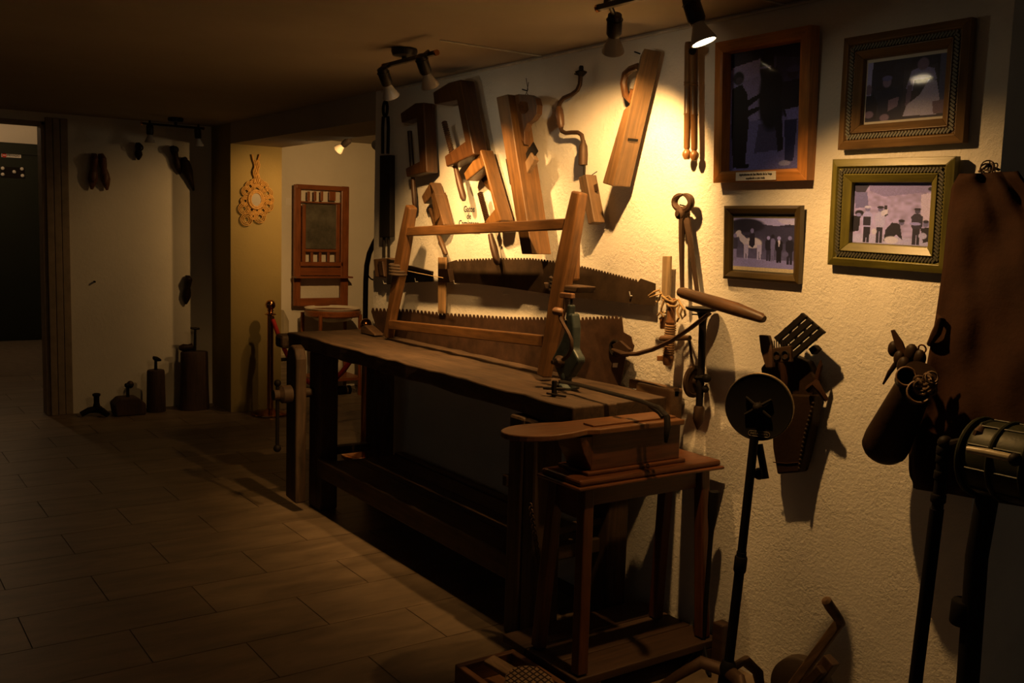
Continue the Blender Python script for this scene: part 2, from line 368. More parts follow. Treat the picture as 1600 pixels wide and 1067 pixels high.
# ------------------------------------------------------------------ workbench
WB = (.072, .041, .021)
bx0, bx1, by0, by1, bz = -5.42, -2.735, -.565, -.06, .975
wbX = wood('old_bench_wood', WB, (1, 0, 0), .7, .55, .5, .8, 45); wbZ = wood('old_bench_wood', WB, (0, 0, 1), .7, .55, .5, .8, 45); wbY = wood('old_bench_wood', WB, (0, 1, 0), .7, .55, .5, .8, 45)
bench = thing('workbench', 'long worn dark wooden carpenter workbench standing against the stucco wall', 'workbench', ((bx0+bx1)/2, (by0+by1)/2, 0))
def plank_edge(xa, xb, ya, yb, za, zb, nick=.008, n=26):
    b = MB(); top = []; bot = []
    for i in range(n+1):
        x = xa+(xb-xa)*i/n; j = random.uniform(0, nick); k = random.uniform(-.003, .003)
        b.v += [V((x, ya+j, zb+k-.006*random.random())), V((x, yb, zb+k)), V((x, yb, za)), V((x, ya+j*1.5, za+random.uniform(0, nick)))]
    for i in range(n):
        o = i*4
        for q in range(4): b.f.append((o+q, o+(q+1) % 4, o+4+(q+1) % 4, o+4+q))
    b.f += [(3, 2, 1, 0), (n*4, n*4+1, n*4+2, n*4+3)]
    return b
plank_edge(bx0, bx1, by0, -.345, bz-.085, bz, .014).build('top_plank', wbX, bench, bevel=.006)
plank_edge(bx0-.02, bx1-.02, -.339, by1, bz-.085, bz-.003, .003).build('top_plank', wbX, bench, bevel=.004)
MB().box((bx1-.20, by1-.02, bz-.10), (bx1+.0, by1+.05, bz+.03)).build('back_cheek', wood('bench_cheek', (.13, .07, .032), (1, 0, 0), .6, .4, .3), bench, bevel=.008)
MB().box((-3.0, by1+.0, bz-.002), (bx1-.0, by1+.03, bz+.035)).build('back_lath', wood('bench_cheek', (.13, .07, .032), (1, 0, 0), .6, .4, .3), bench, bevel=.004)
# legs
def leg(x, y, sx, sy, z0, z1, mat, lean=0):
    b = MB(); b.prism([(x-sx/2, y-sy/2, z0), (x+sx/2, y-sy/2, z0), (x+sx/2, y+sy/2, z0), (x-sx/2, y+sy/2, z0)], (lean, 0, z1-z0)); return b.build('leg', mat, bench, bevel=.012)
leg(-5.09, -.475, .16, .11, 0, bz-.086, wbZ); leg(-3.06, -.52, .10, .11, 0, bz-.087, wbZ); leg(-2.965, -.505, .08, .13, 0, bz-.087, wbZ, -.01)
leg(-5.05, -.14, .15, .11, 0, bz-.086, wbZ); leg(-3.02, -.13, .15, .11, 0, bz-.086, wbZ)
MB().box((-5.12, -.42, .30), (-5.06, -.195, .345)).build('side_stretcher', wbY, bench, bevel=.006)
MB().box((-3.05, -.46, .30), (-2.99, -.185, .36)).build('side_stretcher', wbY, bench, bevel=.006)
MB().box((-5.01, -.545, .20), (-3.115, -.49, .305)).build('front_rail', wbX, bench, bevel=.008)
MB().box((-4.97, -.085, .20), (-3.1, -.03, .30)).build('back_rail', wbX, bench, bevel=.006)
for k, (ya, yb) in enumerate(((-.485, -.36), (-.355, -.225), (-.22, -.09))):
    MB().box((-4.97+.01*k, ya, .262), (-3.1-.015*k, yb, .29)).build('shelf_board', wbX, bench, bevel=.003)
MB().bar((-3.0, -.44, .42), (-3.0, -.1, .44), .03, .03).build('peg', wbY, bench, bevel=.004)
MB().bar((-3.13, -.57, .62), (-3.10, -.57, .62), .03, .045).build('dog_block', wbX, bench, bevel=.004)
# leg vise on the far front leg
vs_ = MB(); c = V((-5.12, -.625, 0)); pr = [(-.075, .06), (.075, .05), (.075, .86), (.05, .915), (0, .935), (-.05, .915), (-.075, .85)]
vs_.prism([(c.x+a, c.y-.032, b_) for a, b_ in pr], (0, .062, 0)); vj = vs_.build('vise_jaw', wbZ, bench, bevel=.01)
MB().tube([(-5.12, -.30, .66), (-5.12, -.74, .66)], .026, 12).build('vise_screw', wbY, vj, True)
MB().lathe((-5.12, -.66, .66), (0, -1, 0), [(.05, 0), (.05, .05), (.03, .07), (.03, .1)], 16).build('vise_hub', wbY, vj, True)
MB().tube([(-5.12, -.735, .37), (-5.12, -.735, .72)], .011, 8).build('vise_handle', M_IRON, vj, True)
MB().ball((-5.12, -.735, .36), .022).build('handle_knob', M_IRON, vj, True); MB().ball((-5.12, -.735, .725), .02).build('handle_knob', M_IRON, vj, True)
MB().box((-5.52, -.60, bz-.10), (-5.40, -.42, bz-.02)).build('end_block', wbX, bench, bevel=.02)
# loose piece and chain
wp = G(585, 522, bz)
wo = MB().prism([(wp.x-.08, wp.y-.05, bz+.001), (wp.x+.10, wp.y-.05, bz+.001), (wp.x+.10, wp.y-.05, bz+.012), (wp.x-.03, wp.y-.05, bz+.05), (wp.x-.08, wp.y-.05, bz+.035)], (0, .06, 0)).build('wood_wedge', wood('wedge_wood', (.085, .045, .022), (1, 0, 0), .6), bevel=.004)
tag(wo, 'small wooden wedge lying at the far end of the workbench top', 'wedge')
ch = MB(); c0 = X(829, 790, -2.895); c1 = X(846, 905, -2.895)
for i in range(26):
    p = c0.lerp(c1, i/25); ch.ring(p, (1, 0, 0) if i % 2 else (0, 1, 0), .010, .0022, 8, 5)
tag(ch.build('chain', M_IRONB, smooth=True), 'thin iron chain hanging down beside the near bench leg', 'chain')

# ------------------------------------------------------------------ helpers for wooden tools on the wall
OAK = (.19, .092, .029); DRK = (.055, .023, .008); MID = (.125, .064, .026)
def wdir(p, q): return (V(q)-V(p)).normalized()
def peg_nail(root, px, py, d=.03):
    a = W(px, py, 0); MB().tube([a, a+V((0, -d, .004))], .003, 6).build('nail', M_IRON, root)
def clamp(label, outline, d, t, screw, rs, handle, rh, color, thread=True):
    pts = [W(x, y, d) for x, y in outline]
    c = sum(pts, V())/len(pts)
    root = thing('wooden_clamp', label, 'clamp', (c.x, 0, min(p.z for p in pts)), 'wooden screw clamps hung on the wall')
    MB().prism(pts, (0, t, 0)).build('frame', wood('clamp_wood_%d' % int(color[0]*1000), color, wdir(W(*screw[0], d), W(*screw[1], d)), .35, .45), root, bevel=.007)
    a, b_ = W(*screw[0], d-t/2), W(*screw[1], d-t/2); n = 44 if thread else 2; L_ = (b_-a).length
    s = MB(); s.tube([a.lerp(b_, i/n) for i in range(n+1)], [rs*(1.15 if (i % 2 or not thread) else .72) for i in range(n+1)], 12)
    so = s.build('screw', wood('screw_wood', sc(color, .9), b_-a, .5), root, True)
    h0, h1 = W(*handle[0], d-t/2), W(*handle[1], d-t/2)
    MB().tube([h0, h0.lerp(h1, .1), h0.lerp(h1, .45), h0.lerp(h1, .9), h1], [rs*.9, rh*.8, rh*1.05, rh, rh*.6], 10).build('handle', wood('screw_wood', sc(color, .8), h1-h0, .5), so, True)
    p = pts[0]
    return root
clamp('upright dark brown wooden clamp nearest the tall black iron tool', [(627, 192), (625, 177), (648, 161), (661, 160), (666, 269), (656, 271), (635, 277), (633, 263), (655, 252), (650, 184)], .10, .075, ((640, 205), (645, 276)), .012, ((645, 276), (648, 322)), .014, DRK, False)
clamp('largest dark brown wooden clamp with threaded screw, highest on the wall', [(678, 163), (676, 144), (700, 129), (719, 124), (729, 180), (741, 241), (697, 261), (694, 244), (726, 221), (713, 156)], .135, .085, ((694, 190), (712, 262)), .014, ((712, 262), (725, 313)), .017, sc(DRK, 1.15))
clamp('smallest grey-brown wooden clamp above the frame saw, left of the paper note', [(658, 307), (662, 319), (678, 302), (687, 336), (674, 352), (680, 361), (693, 351), (672, 284)], .085, .07, ((672, 326), (684, 366)), .011, ((685, 367), (697, 398)), .014, MID)
clamp('honey-coloured wooden clamp between the paper note and the long jointer plane', [(724, 271), (728, 283), (756, 260), (772, 327), (757, 346), (763, 354), (783, 345), (751, 233)], .10, .075, ((750, 301), (765, 358)), .014, ((766, 366), (778, 413)), .018, OAK)

# paper note
def paper(label, corners, lines, size, d=.004):
    c = [W(x, y, d) for x, y in corners]; x0 = (c[0].x+c[3].x)/2; x1 = (c[1].x+c[2].x)/2; z1 = (c[0].z+c[1].z)/2; z0 = (c[2].z+c[3].z)/2
    root = thing('paper_sign', label, 'sign', ((x0+x1)/2, 0, z0))
    MB().box((x0, -d, z0), (x1, -d+.003, z1)).build('sheet', M_PAPER, root)
    for body, fz, s in lines: text_mesh(body, s, ((x0+x1)/2, -d-.0006, z1+(z0-z1)*fz), (1, 0, 0), (0, 0, 1), M_INK, 'lettering', root)
paper('small white paper note with black lettering between the wooden clamps', ((716, 321), (750, 321), (750, 364), (716, 364)), (('Gatos', .14, .044), ('de', .40, .044), ('Carpintero', .66, .044)), .03)

# ------------------------------------------------------------------ planes
oakZ = wood('plane_oak', OAK, (.1, 0, 1), .5, .4)
pts = [W(x, y, .16) for x, y in ((775, 152), (793, 147), (831, 397), (815, 397))]
d_ = wdir(pts[1], pts[2]); jp = thing('jointer_plane', 'long honey-coloured jointer plane with looped tote hung beside the clamps', 'plane', (pts[2].x, 0, pts[2].z))
MB().prism(pts, (0, .11, 0)).build('body', wood('plane_oak', OAK, d_, .5, .4), jp, bevel=.004)
ym = .105
to_o = [(798, 150), (810, 147), (826, 148), (836, 153), (839, 164), (838, 178), (831, 188), (823, 193), (819, 205), (820, 226), (812, 214), (805, 190)]
to_i = [(810, 163), (813, 159), (819, 158), (824, 160), (826, 164), (826, 170), (824, 174), (821, 177), (818, 178), (815, 177), (812, 173), (810, 168)]
tot = MB(); tot.plate_hole([W(x, y, ym+.016) for x, y in to_o], [W(x, y, ym+.016) for x, y in to_i], (0, .032, 0))
tot.build('tote', wood('plane_dark', (.12, .052, .018), d_, .45), jp, bevel=.005)
irn = MB().bar(W(812, 268, ym), W(837, 229, ym), .055, .006, (0, 1, 0)); irn.build('iron', M_IRON, jp)
MB().bar(W(817, 276, ym), W(836, 244, ym), .05, .026, (0, 1, 0)).build('wedge', wood('wedge_oak', (.24, .15, .08), (0, 0, 1), .6), jp, bevel=.004)
MB().prism([W(x, y, .065) for x, y in ((812, 250), (818, 250), (824, 290), (819, 290))], (0, -.08, 0)).build('mouth', M_BLACK, jp)
peg_nail(jp, 824, 142)
wr = MB(); wr.tube([W(x, y, .03) for x, y in ((822, 122), (825, 140), (820, 150))], .0015, 5); wr.tube([W(x, y, .03) for x, y in ((826, 128), (823, 145), (828, 152))], .0015, 5); wr.build('hanging_wire', M_IRONB, jp)
# second long plane
pts = [W(x, y, .13) for x, y in ((1000, 88), (1006, 75), (957, 291), (941, 286), (974, 172), (983, 164))]
d_ = wdir(pts[1], pts[2]); jp2 = thing('jointer_plane', 'long pale wooden plane hung slanting near the track light, mouth slot showing', 'plane', (pts[2].x, 0, pts[2].z))
MB().prism(pts, (0, .095, 0)).build('body', wood('plane_ash', (.145, .080, .032), d_, .5, .4), jp2, bevel=.004)
MB().tube([W(x, y, .083) for x, y in ((997, 104), (986, 108), (977, 116), (974, 130), (977, 148), (985, 157), (990, 140))], .015, 8).build('tote', wood('plane_dark', (.12, .052, .018), d_, .45), jp2, True)
a = W(973.5, 217, .131); MB().bar(a+V((.0015, .025, 0)), a+V((.0015, .075, 0)), .006, .010, d_).build('mouth', M_BLACK, jp2)
peg_nail(jp2, 1000, 84)
# small moulding plane
pts = [W(x, y, .085) for x, y in ((903, 277), (915, 272), (929, 347), (919, 351))]
mp_ = thing('moulding_plane', 'short wooden moulding plane hung below the iron brace', 'plane', (pts[2].x, 0, pts[2].z))
MB().prism(pts, (0, .06, 0)).build('body', wood('plane_grey', (.14, .082, .04), wdir(pts[1], pts[2]), .55, .4), mp_, bevel=.004)
MB().bar(W(923, 298, .05), W(934, 292, .05), .03, .005, (0, 1, 0)).build('iron', M_IRONB, mp_)
MB().tube([W(924, 274, .02), W(933, 268, .02)], .002, 5).build('hook', M_IRON, mp_)
# ------------------------------------------------------------------ brace
br = thing('carpenter_brace', 'dark iron carpenter brace with wooden grip hung between the two planes', 'brace', W(912, 272, 0))
path = [(907, 113), (907, 122), (906, 132), (902, 141), (893, 148), (881, 153), (875, 160), (873, 168), (874, 178)]
MB().tube([W(x, y, .05) for x, y in path], .010, 8).build('sweep', M_IRONB, br, True)
MB().tube([W(x, y, .05) for x, y in ((876, 199), (878, 205), (884, 208), (893, 207), (903, 207), (909, 211), (911, 221))], .0095, 8).build('sweep', M_IRONB, br, True)
MB().tube([W(x, y, .05) for x, y in ((873, 166), (873.5, 172), (874.5, 182), (876, 195), (877, 200))], [.010, .018, .020, .017, .010], 12).build('grip', wood('brace_grip', (.12, .06, .03), (0, 0, 1), .4), br, True)
hd = W(908, 112, .05); MB().lathe(hd+V((0, 0, -.02)), (0, 0, 1), [(.010, 0), (.024, .014), (.026, .02), (.010, .026), (.010, .04), (.008, .045)], 14).build('head', M_IRON, br, True)
ck = W(911.5, 219, .05); MB().lathe(ck, (.03, 0, -1), [(.009, 0), (.012, .012), (.018, .025), (.021, .06), (.020, .105), (.006, .11)], 12).build('chuck', M_IRONB, br, True)
MB().tube([W(913, 254, .05), W(913, 274, .05)], .005, 8).build('bit', M_IRON, br, True)
peg_nail(br, 906, 118)
# ------------------------------------------------------------------ wooden folding rods
dv = thing('wooden_rods', 'pair of slim wooden turned rods hinged at the top beside the tall frame', 'rods', W(1078, 250, 0))
def turned(pxa, pxb, d, r, name):
    a, b_ = W(*pxa, d), W(*pxb, d); prof = [(r*.9, 0), (r*1.05, .03), (r*.98, .33), (r*1.12, .34), (r*.98, .35), (r*1.12, .36), (r*.97, .37), (r*.92, .6), (r*1.04, .61), (r*.92, .62), (r*.85, .90), (r*.6, .915), (r*1.15, .94), (r*1.2, .965), (r*.7, 1.0)]
    Ln = (b_-a).length
    MB().lathe(a, b_-a, [(x, t*Ln) for x, t in prof], 14).build(name, wood('rod_wood', (.22, .105, .034), b_-a, .4, .4), dv, True)
turned((1076, 66), (1073, 249), .04, .0145, 'rod'); turned((1084, 68), (1085, 251), .04, .0145, 'rod')
MB().tube([W(1082, 80, .02), W(1082, 80, .07)], .014, 10).build('hinge_pin', M_IRON, dv, True)
# ------------------------------------------------------------------ pincers
pn = thing('pincers', 'large rusty iron pincers with open round jaws and long straight handles', 'pincers', W(1078, 455, 0))
def arc(cx, cy, rx, ry, a0, a1, n): return [(cx+rx*math.cos(math.radians(a0+(a1-a0)*i/n)), cy+ry*math.sin(math.radians(a0+(a1-a0)*i/n))) for i in range(n+1)]
MB().tube([W(x, y, .045) for x, y in arc(1067, 316, 13, 12, 95, 269, 10)], [.013]*8+[.011, .008, .005], 8).build('jaw', M_IRONB, pn, True)
MB().tube([W(x, y, .045) for x, y in arc(1067, 316, 13, 12, 85, -86, 10)], [.014]*8+[.012, .009, .005], 8).build('jaw', M_IRONB, pn, True)
jt = W(1066, 334, .045); MB().lathe(jt+V((0, .022, 0)), (0, -1, 0), [(.022, 0), (.024, .012), (.022, .04), (.010, .045), (.010, .05)], 14).build('pivot', M_IRONB, pn, True)
MB().tube([W(x, y, .05) for x, y in ((1070, 329), (1066, 345), (1065, 380), (1066, 452))], [.013, .014, .011, .008], 8).build('handle', M_IRONB, pn, True)
MB().tube([W(x, y, .04) for x, y in ((1064, 329), (1073, 345), (1079, 380), (1090, 460))], [.013, .015, .012, .008], 8).build('handle', M_IRONB, pn, True)
peg_nail(pn, 1071, 322)

# ------------------------------------------------------------------ tall black iron tool at the wall edge
wi = thing('wafer_iron', 'tall black iron tool with twin rods, flat plate and ring top at the wall edge', 'iron tool', W(600, 402, 0))
MB().ring(W(602, 170, .03), (0, 1, 0), .042, .009, 20, 8, .62, (1, 0, 0)).build('ring', M_IRON, wi, True)
MB().tube([W(x, y, .03) for x, y in ((599, 182), (598, 200), (598, 240))], .010, 8).build('rod', M_IRON, wi, True); MB().tube([W(x, y, .03) for x, y in ((606, 182), (607, 200), (606, 240))], .010, 8).build('rod', M_IRON, wi, True)
MB().prism([W(x, y, .05) for x, y in ((593, 243), (609, 242), (609, 370), (593, 371))], (0, .035, 0)).build('plate', M_IRON, wi, bevel=.004)
MB().tube([W(600, 370, .03), W(600, 402, .03)], .009, 8).build('rod', M_IRON, wi, True); MB().tube([W(607.5, 369, .03), W(607.5, 402, .03)], .008, 8).build('rod', M_IRON, wi, True)
wb_ = thing('wooden_block_tool', 'small rough brown block tool hanging below the tall iron tool', 'block', W(602, 440, 0))
px_slab([(583, 405), (606, 403), (614, 408), (612, 432), (600, 434), (586, 433)], .06, .05).build('block', wood('block_wood', (.15, .08, .04), (0, 0, 1), .6, .4, .3), wb_, bevel=.006)
px_slab([(590, 408), (597, 408), (600, 432), (593, 430)], .075, .016).build('strip', M_IRONB, wb_, bevel=.003); px_slab([(604, 404), (616, 408), (610, 444), (604, 444)], .066, .03).build('strip', M_IRON, wb_, bevel=.004)
# small dark saw behind the frame saw's far arm
hs = thing('hand_saw', 'short dark back saw hung behind the far arm of the frame saw', 'saw', W(650, 442, 0))
px_slab([(618, 414), (640, 416), (674, 425), (676, 440), (640, 441), (618, 443)], .035, .01).build('blade', M_IRON, hs)
px_slab([(619, 413), (640, 415), (674, 424), (674, 428), (640, 420), (619, 419)], .045, .014).build('spine', M_RUSTD, hs)
for q in ((611.5, 443), (661.5, 440)):
    a = W(q[0], q[1], 0); MB().tube([a+V((0, -.004, 0)), a+V((0, -.05, 0)), a+V((0, -.055, .02))], .0025, 6).build('hook', plain('white_hook', (.6, .6, .58), .4), hs, True)

# ------------------------------------------------------------------ saws
def toothed(top, n, h, rest, d, t):
    """top: polyline of the tooth line in pixels, n teeth of height h pixels; rest: outline back to the start"""
    ln = []; segs = [(V((*a, 0)), V((*b_, 0))) for a, b_ in zip(top[:-1], top[1:])]; tot_ = sum((b_-a).length for a, b_ in segs)
    def at(s):
        s *= tot_
        for a, b_ in segs:
            if s <= (b_-a).length+1e-6: return a.lerp(b_, s/(b_-a).length)
            s -= (b_-a).length
        return segs[-1][1]
    for i in range(n):
        p = at(i/n); q = at((i+.5)/n); ln += [(p.x, p.y), (q.x-.25*tot_/n, q.y-h), (q.x+.05*tot_/n, q.y-h)]
    ln.append(top[-1]); return px_slab(ln+rest, d, t)
us = thing('crosscut_saw', 'upper two-man crosscut saw hung with teeth upward behind the frame saw', 'saw', W(850, 470, 0))
toothed([(716, 409), (770, 407), (830, 407), (880, 413), (930, 424), (996, 441)], 62, 4, [(1001, 435), (1024, 443), (1023, 478), (960, 471), (900, 465), (850, 458), (790, 449), (740, 443), (692, 441), (692, 432), (697, 411), (713, 406)], .03, .003).build('blade', M_RUSTD, us)
px_slab([(684, 402), (696, 402), (694, 490), (684, 490)], .062, .012).build('handle', wood('saw_stick', (.33, .20, .09), (0, 0, 1), .6), us, bevel=.003)
px_slab([(685, 420), (699, 420), (703, 441), (684, 441)], .068, .034).build('bracket', M_IRONB, us, bevel=.003)
for q in ((720, 443), (796, 459), (996, 462)):
    a = W(q[0], q[1], 0); MB().tube([a+V((0, -.004, 0)), a+V((0, -.04, 0)), a+V((0, -.045, .018))], .0025, 6).build('hook', plain('white_hook', (.6, .6, .58), .4), us, True)
bs = thing('crosscut_saw', 'big rusty crosscut saw standing on the bench against the wall with a wooden handle', 'saw', W(780, 560, .03))
toothed([(580, 487), (640, 489), (700, 495), (800, 501), (900, 502), (966, 499)], 66, 6, [(971, 494), (974, 519), (986, 526), (988, 536), (991, 540), (988, 549), (979, 551), (967, 612), (900, 600), (800, 572), (700, 548), (590, 520)], .045, .003).build('blade', M_RUST, bs)
MB().ring(W(961, 544, .05), (0, 1, 0), .030, .007, 18, 6).build('bracket_ring', M_IRON, bs, True)
px_slab([(956, 538), (968, 532), (984, 546), (978, 558), (960, 556)], .066, .016).build('bracket_plate', M_IRONB, bs, bevel=.003)
MB().tube([W(x, y, dd) for x, y, dd in ((959, 546, .06), (975, 553, .08), (995, 553, .10), (1020, 546, .12), (1050, 532, .145), (1080, 512, .155), (1108, 490, .16))], [.013, .016, .016, .015, .014, .013, .012], 10, False, .55, (0, 1, 0)).build('bracket', M_IRONB, bs, True)
MB().tube([W(x, y, dd) for x, y, dd in ((1062, 456, .18), (1066, 457, .18), (1120, 474, .165), (1150, 483, .155), (1190, 497, .14), (1194, 499, .14))], [.016, .020, .024, .024, .017, .012], 12).build('handle', wood('saw_handle', (.14, .07, .03), wdir(W(1062, 456, .12), W(1195, 500, .1)), .5), bs, True)
px_slab([(958, 567), (965, 567), (964, 574), (957, 574)], .047, .002).build('tag', M_PAPER, bs)

# ------------------------------------------------------------------ frame saw standing on the bench
fs = thing('frame_saw', 'tall honey-coloured wooden frame saw leaning over the workbench', 'saw', (-4.2, -.2, bz))
fo = lambda dirv: wood('frame_saw_wood', (.135, .062, .020), dirv, .45, .4)
def arm(p_top, p_bot, t0, w0, w1):
    d = wdir(p_top, p_bot); k = 5
    b = MB(); prev = None; secs = []
    for i in range(k+1):
        t = i/k; p = p_top.lerp(p_bot, t); ww = w0+(w1-w0)*math.sin(math.pi*min(1, t*1.15+.05)); b_ = ww
        secs.append(p); 
        ax = V((1, 0, 0)); ax = (ax-d*ax.dot(d)).normalized(); ay = d.cross(ax)
        b.v += [p+ax*b_/2+ay*t0/2, p-ax*b_/2+ay*t0/2, p-ax*b_/2-ay*t0/2, p+ax*b_/2-ay*t0/2]
    for i in range(k):
        for q in range(4): b.f.append((i*4+q, i*4+(q+1) % 4, i*4+4+(q+1) % 4, i*4+4+q))
    b.f += [(0, 1, 2, 3), (k*4+3, k*4+2, k*4+1, k*4)]
    return b.build('arm', fo(d), fs, bevel=.008)
DT = .205
fb0 = G(607, 526, bz+.012); nb0 = G(850, 588, bz+.012)
arm(W(643, 322, DT), fb0, .05, .045, .085); arm(W(906, 300, DT), nb0, .05, .05, .09)
MB().bar(W(638, 362, .205), W(892, 350, .205), .035, .047).build('stretcher', fo((1, 0, 0)), fs, bevel=.005)
e0, e1 = W(611, 507, .20), W(852, 533, .21); MB().bar(e0, e1, .035, .05).build('stretcher', fo((1, 0, 0)), fs, bevel=.005)
MB().tube([W(x, y, .16) for x, y in ((618, 419), (640, 424), (665, 429), (692, 434))], .002, 6).build('twine', M_ROPE, fs, True)
for i, (cx, cy) in enumerate(((622, 421), (876, 444))):
    c = W(cx, cy, .205)
    b = MB()
    for k in range(4): b.ring(c+V((0, 0, .016*k-.024)), (.05, 0, 1), .045, .007, 18, 6, 1.0)
    b.build('binding', plain('old_binding', (.05, .03, .016), .8, 0, .3, 30), fs, True)
px_slab([(848, 441), (903, 448), (899, 458), (852, 452)], .25, .10).build('binding_block', wood('binding_wood', (.09, .05, .025), (1, 0, 0), .6), fs, bevel=.006)
MB().bar(W(897, 372, .19), W(893, 438, .19), .04, .045, (1, 0, 0), .05, .06).build('arm_knee', fo((0, 0, 1)), fs, bevel=.01)

# ------------------------------------------------------------------ teal hand-cranked tool on the bench
tb = G(884, 606, bz+.005); tl = thing('hand_crank_tool', 'teal cast iron hand-cranked tool standing on the workbench', 'hand tool', tb)
yb = tb.y; T = lambda px, py, dy=0: W(px, py, -yb+dy)
MB().lathe(tb, (0, 0, 1), [(.055, 0), (.056, .008), (.045, .014), (.022, .03), (.026, .05), (.022, .062)], 20).build('base', M_TEAL, tl, True)
bdy = MB(); bdy.prism([T(x, y, .02) for x, y in ((873, 590), (861, 562), (868, 548), (877, 530), (884, 508), (887, 490), (894, 490), (896, 512), (895, 545), (903, 560), (903, 566), (889, 590))], (0, .04, 0))
bdy.build('body', M_TEAL, tl, bevel=.008)
MB().bar(T(890, 500), T(893, 476), .022, .03, (0, 1, 0)).build('slide', M_TEAL, tl, bevel=.006)
MB().bar(T(883, 504), T(901, 504), .018, .022, (0, 1, 0)).build('cross_lug', M_TEAL, tl, bevel=.004)
MB().tube([T(880, 562, .05), T(888, 555, .06), T(893, 545, .06), T(893, 532, .06), T(888, 520, .06), T(881, 508, .06), T(876, 499, .06), T(875, 490, .06)], .008, 8).build('crank', M_IRONB, tl, True)
MB().lathe(T(880, 488, .05), (-.6, -.6, .1), [(.010, 0), (.016, .008), (.016, .035), (.010, .042)], 12).build('crank_knob', wood('knob_wood', (.20, .10, .05), (1, 0, 0), .5), tl, True)
MB().lathe(T(878, 565, .015), (0, -1, 0), [(.025, 0), (.026, .02), (.012, .035), (.008, .05)], 14).build('hub', M_IRONB, tl, True)
MB().bar(T(883, 488), T(885, 460), .012, .02, (0, 1, 0)).build('rod', M_IRONB, tl, bevel=.003); MB().tube([T(893, 478), T(893, 462)], .005, 8).build('pin', M_IRON, tl, True)
MB().bar(T(877, 461), T(896, 463), .022, .02, (0, 1, 0)).build('top_cap', wood('knob_wood', (.20, .10, .05), (1, 0, 0), .5), tl, bevel=.004)
# ------------------------------------------------------------------ black bow saw frame across the bench end
bw = thing('hacksaw_frame', 'black iron bow frame lying across the near end of the workbench', 'saw frame', G(960, 640, bz))
pz = lambda px, py, h: G(px, py, bz+h)
MB().tube([pz(870, 604, .035), pz(874, 596, .045), pz(900, 600, .045), pz(950, 613, .045), pz(1000, 626, .045), pz(1030, 637, .04), pz(1042, 650, .02)], .011, 8, False, .5, (0, 1, .3)).build('bow', M_IRON, bw, True)
bwe = pz(1042, 650, .02); MB().tube([bwe, bwe+V((.018, -.012, -.035)), bwe+V((.02, -.016, -.06)), bwe+V((.018, -.016, -.085))], [.011, .011, .009, .006], 8).build('hook_end', M_IRON, bw, True)
MB().tube([pz(1015, 634, .03), pz(1030, 645, .015), pz(1035, 652, .003)], .007, 8).build('brace', M_IRON, bw, True)
a = pz(866, 607, .03); MB().tube([a+V((0, 0, .03)), a+V((0, 0, -.03))], .010, 8).build('upright', M_IRON, bw, True)
MB().tube([a+V((-.03, -.03, .0)), a+V((.03, .03, .0))], .006, 8).build('wing_nut', M_IRON, bw, True)
MB().tube([a+V((-.02, -.02, -.02)), a+V((.06, .01, -.022))], .004, 8).build('pin', M_IRON, bw, True)

# ------------------------------------------------------------------ framed photographs
def lerp3(a, b_, t): return tuple(a[i]+(b_[i]-a[i])*t for i in range(3))
class Canvas:
    def __init__(s, nx, ny, top, bot):
        s.nx, s.ny = nx, ny; rnd = random.Random(3)
        s.p = [[lerp3(top, bot, j/(ny-1)) for i in range(nx)] for j in range(ny)]
        g = [[rnd.random() for _ in range(24)] for _ in range(24)]
        def nz(u, v):
            a, b_ = u*22, v*22; i, j = int(a), int(b_); fu, fv = a-i, b_-j
            return (g[j][i]*(1-fu)+g[j][i+1]*fu)*(1-fv)+(g[j+1][i]*(1-fu)+g[j+1][i+1]*fu)*fv
        for j in range(ny):
            for i in range(nx): s.p[j][i] = sc(s.p[j][i], .72+.56*nz(i/nx, j/ny))
    def ell(s, cx, cy, rx, ry, c, rot=0):
        ca, sa = math.cos(rot), math.sin(rot); R_ = max(rx, ry)
        for j in range(max(0, int((cy-R_)*s.ny)-1), min(s.ny, int((cy+R_)*s.ny)+2)):
            for i in range(max(0, int((cx-R_)*s.nx)-1), min(s.nx, int((cx+R_)*s.nx)+2)):
                dx, dy = (i+.5)/s.nx-cx, (j+.5)/s.ny-cy; x, y = dx*ca+dy*sa, -dx*sa+dy*ca
                q = (x/rx)**2+(y/ry)**2
                if q < 1.25: s.p[j][i] = lerp3(s.p[j][i], sc(c, random.uniform(.85, 1.15)), min(1, (1.25-q)/.45))
    def poly(s, pts, c):
        n = len(pts); y0 = min(p[1] for p in pts); y1 = max(p[1] for p in pts)
        for j in range(max(0, int(y0*s.ny)), min(s.ny, int(y1*s.ny)+1)):
            y = (j+.5)/s.ny
            for i in range(s.nx):
                x = (i+.5)/s.nx; ins = False
                for k in range(n):
                    (xa, ya), (xb, yb_) = pts[k], pts[(k+1) % n]
                    if (ya > y) != (yb_ > y) and x < (xb-xa)*(y-ya)/(yb_-ya)+xa: ins = not ins
                if ins: s.p[j][i] = sc(c, random.uniform(.85, 1.15))
    def man(s, x, top, bot, wd, coat, legs, skin, hat=None):
        h = bot-top; hr = h*.075
        s.poly([(x-wd*.32, top+h*.5), (x+wd*.32, top+h*.5), (x+wd*.28, bot), (x+wd*.04, bot), (x, top+h*.62), (x-wd*.04, bot), (x-wd*.3, bot)], legs)
        s.poly([(x-wd*.2, top+h*.15), (x+wd*.2, top+h*.15), (x+wd*.48, top+h*.23), (x+wd*.45, top+h*.48), (x+wd*.34, top+h*.56), (x-wd*.34, top+h*.56), (x-wd*.45, top+h*.48), (x-wd*.48, top+h*.23)], coat)
        s.ell(x, top+hr, hr*.75*s.ny/s.nx*ASP, hr, skin)
        if hat: s.ell(x, top+hr*.35, hr*1.0*s.ny/s.nx*ASP, hr*.45, hat)
ASP = 1.0
M_PRINT, nt, b = new_mat('old_photo_print')
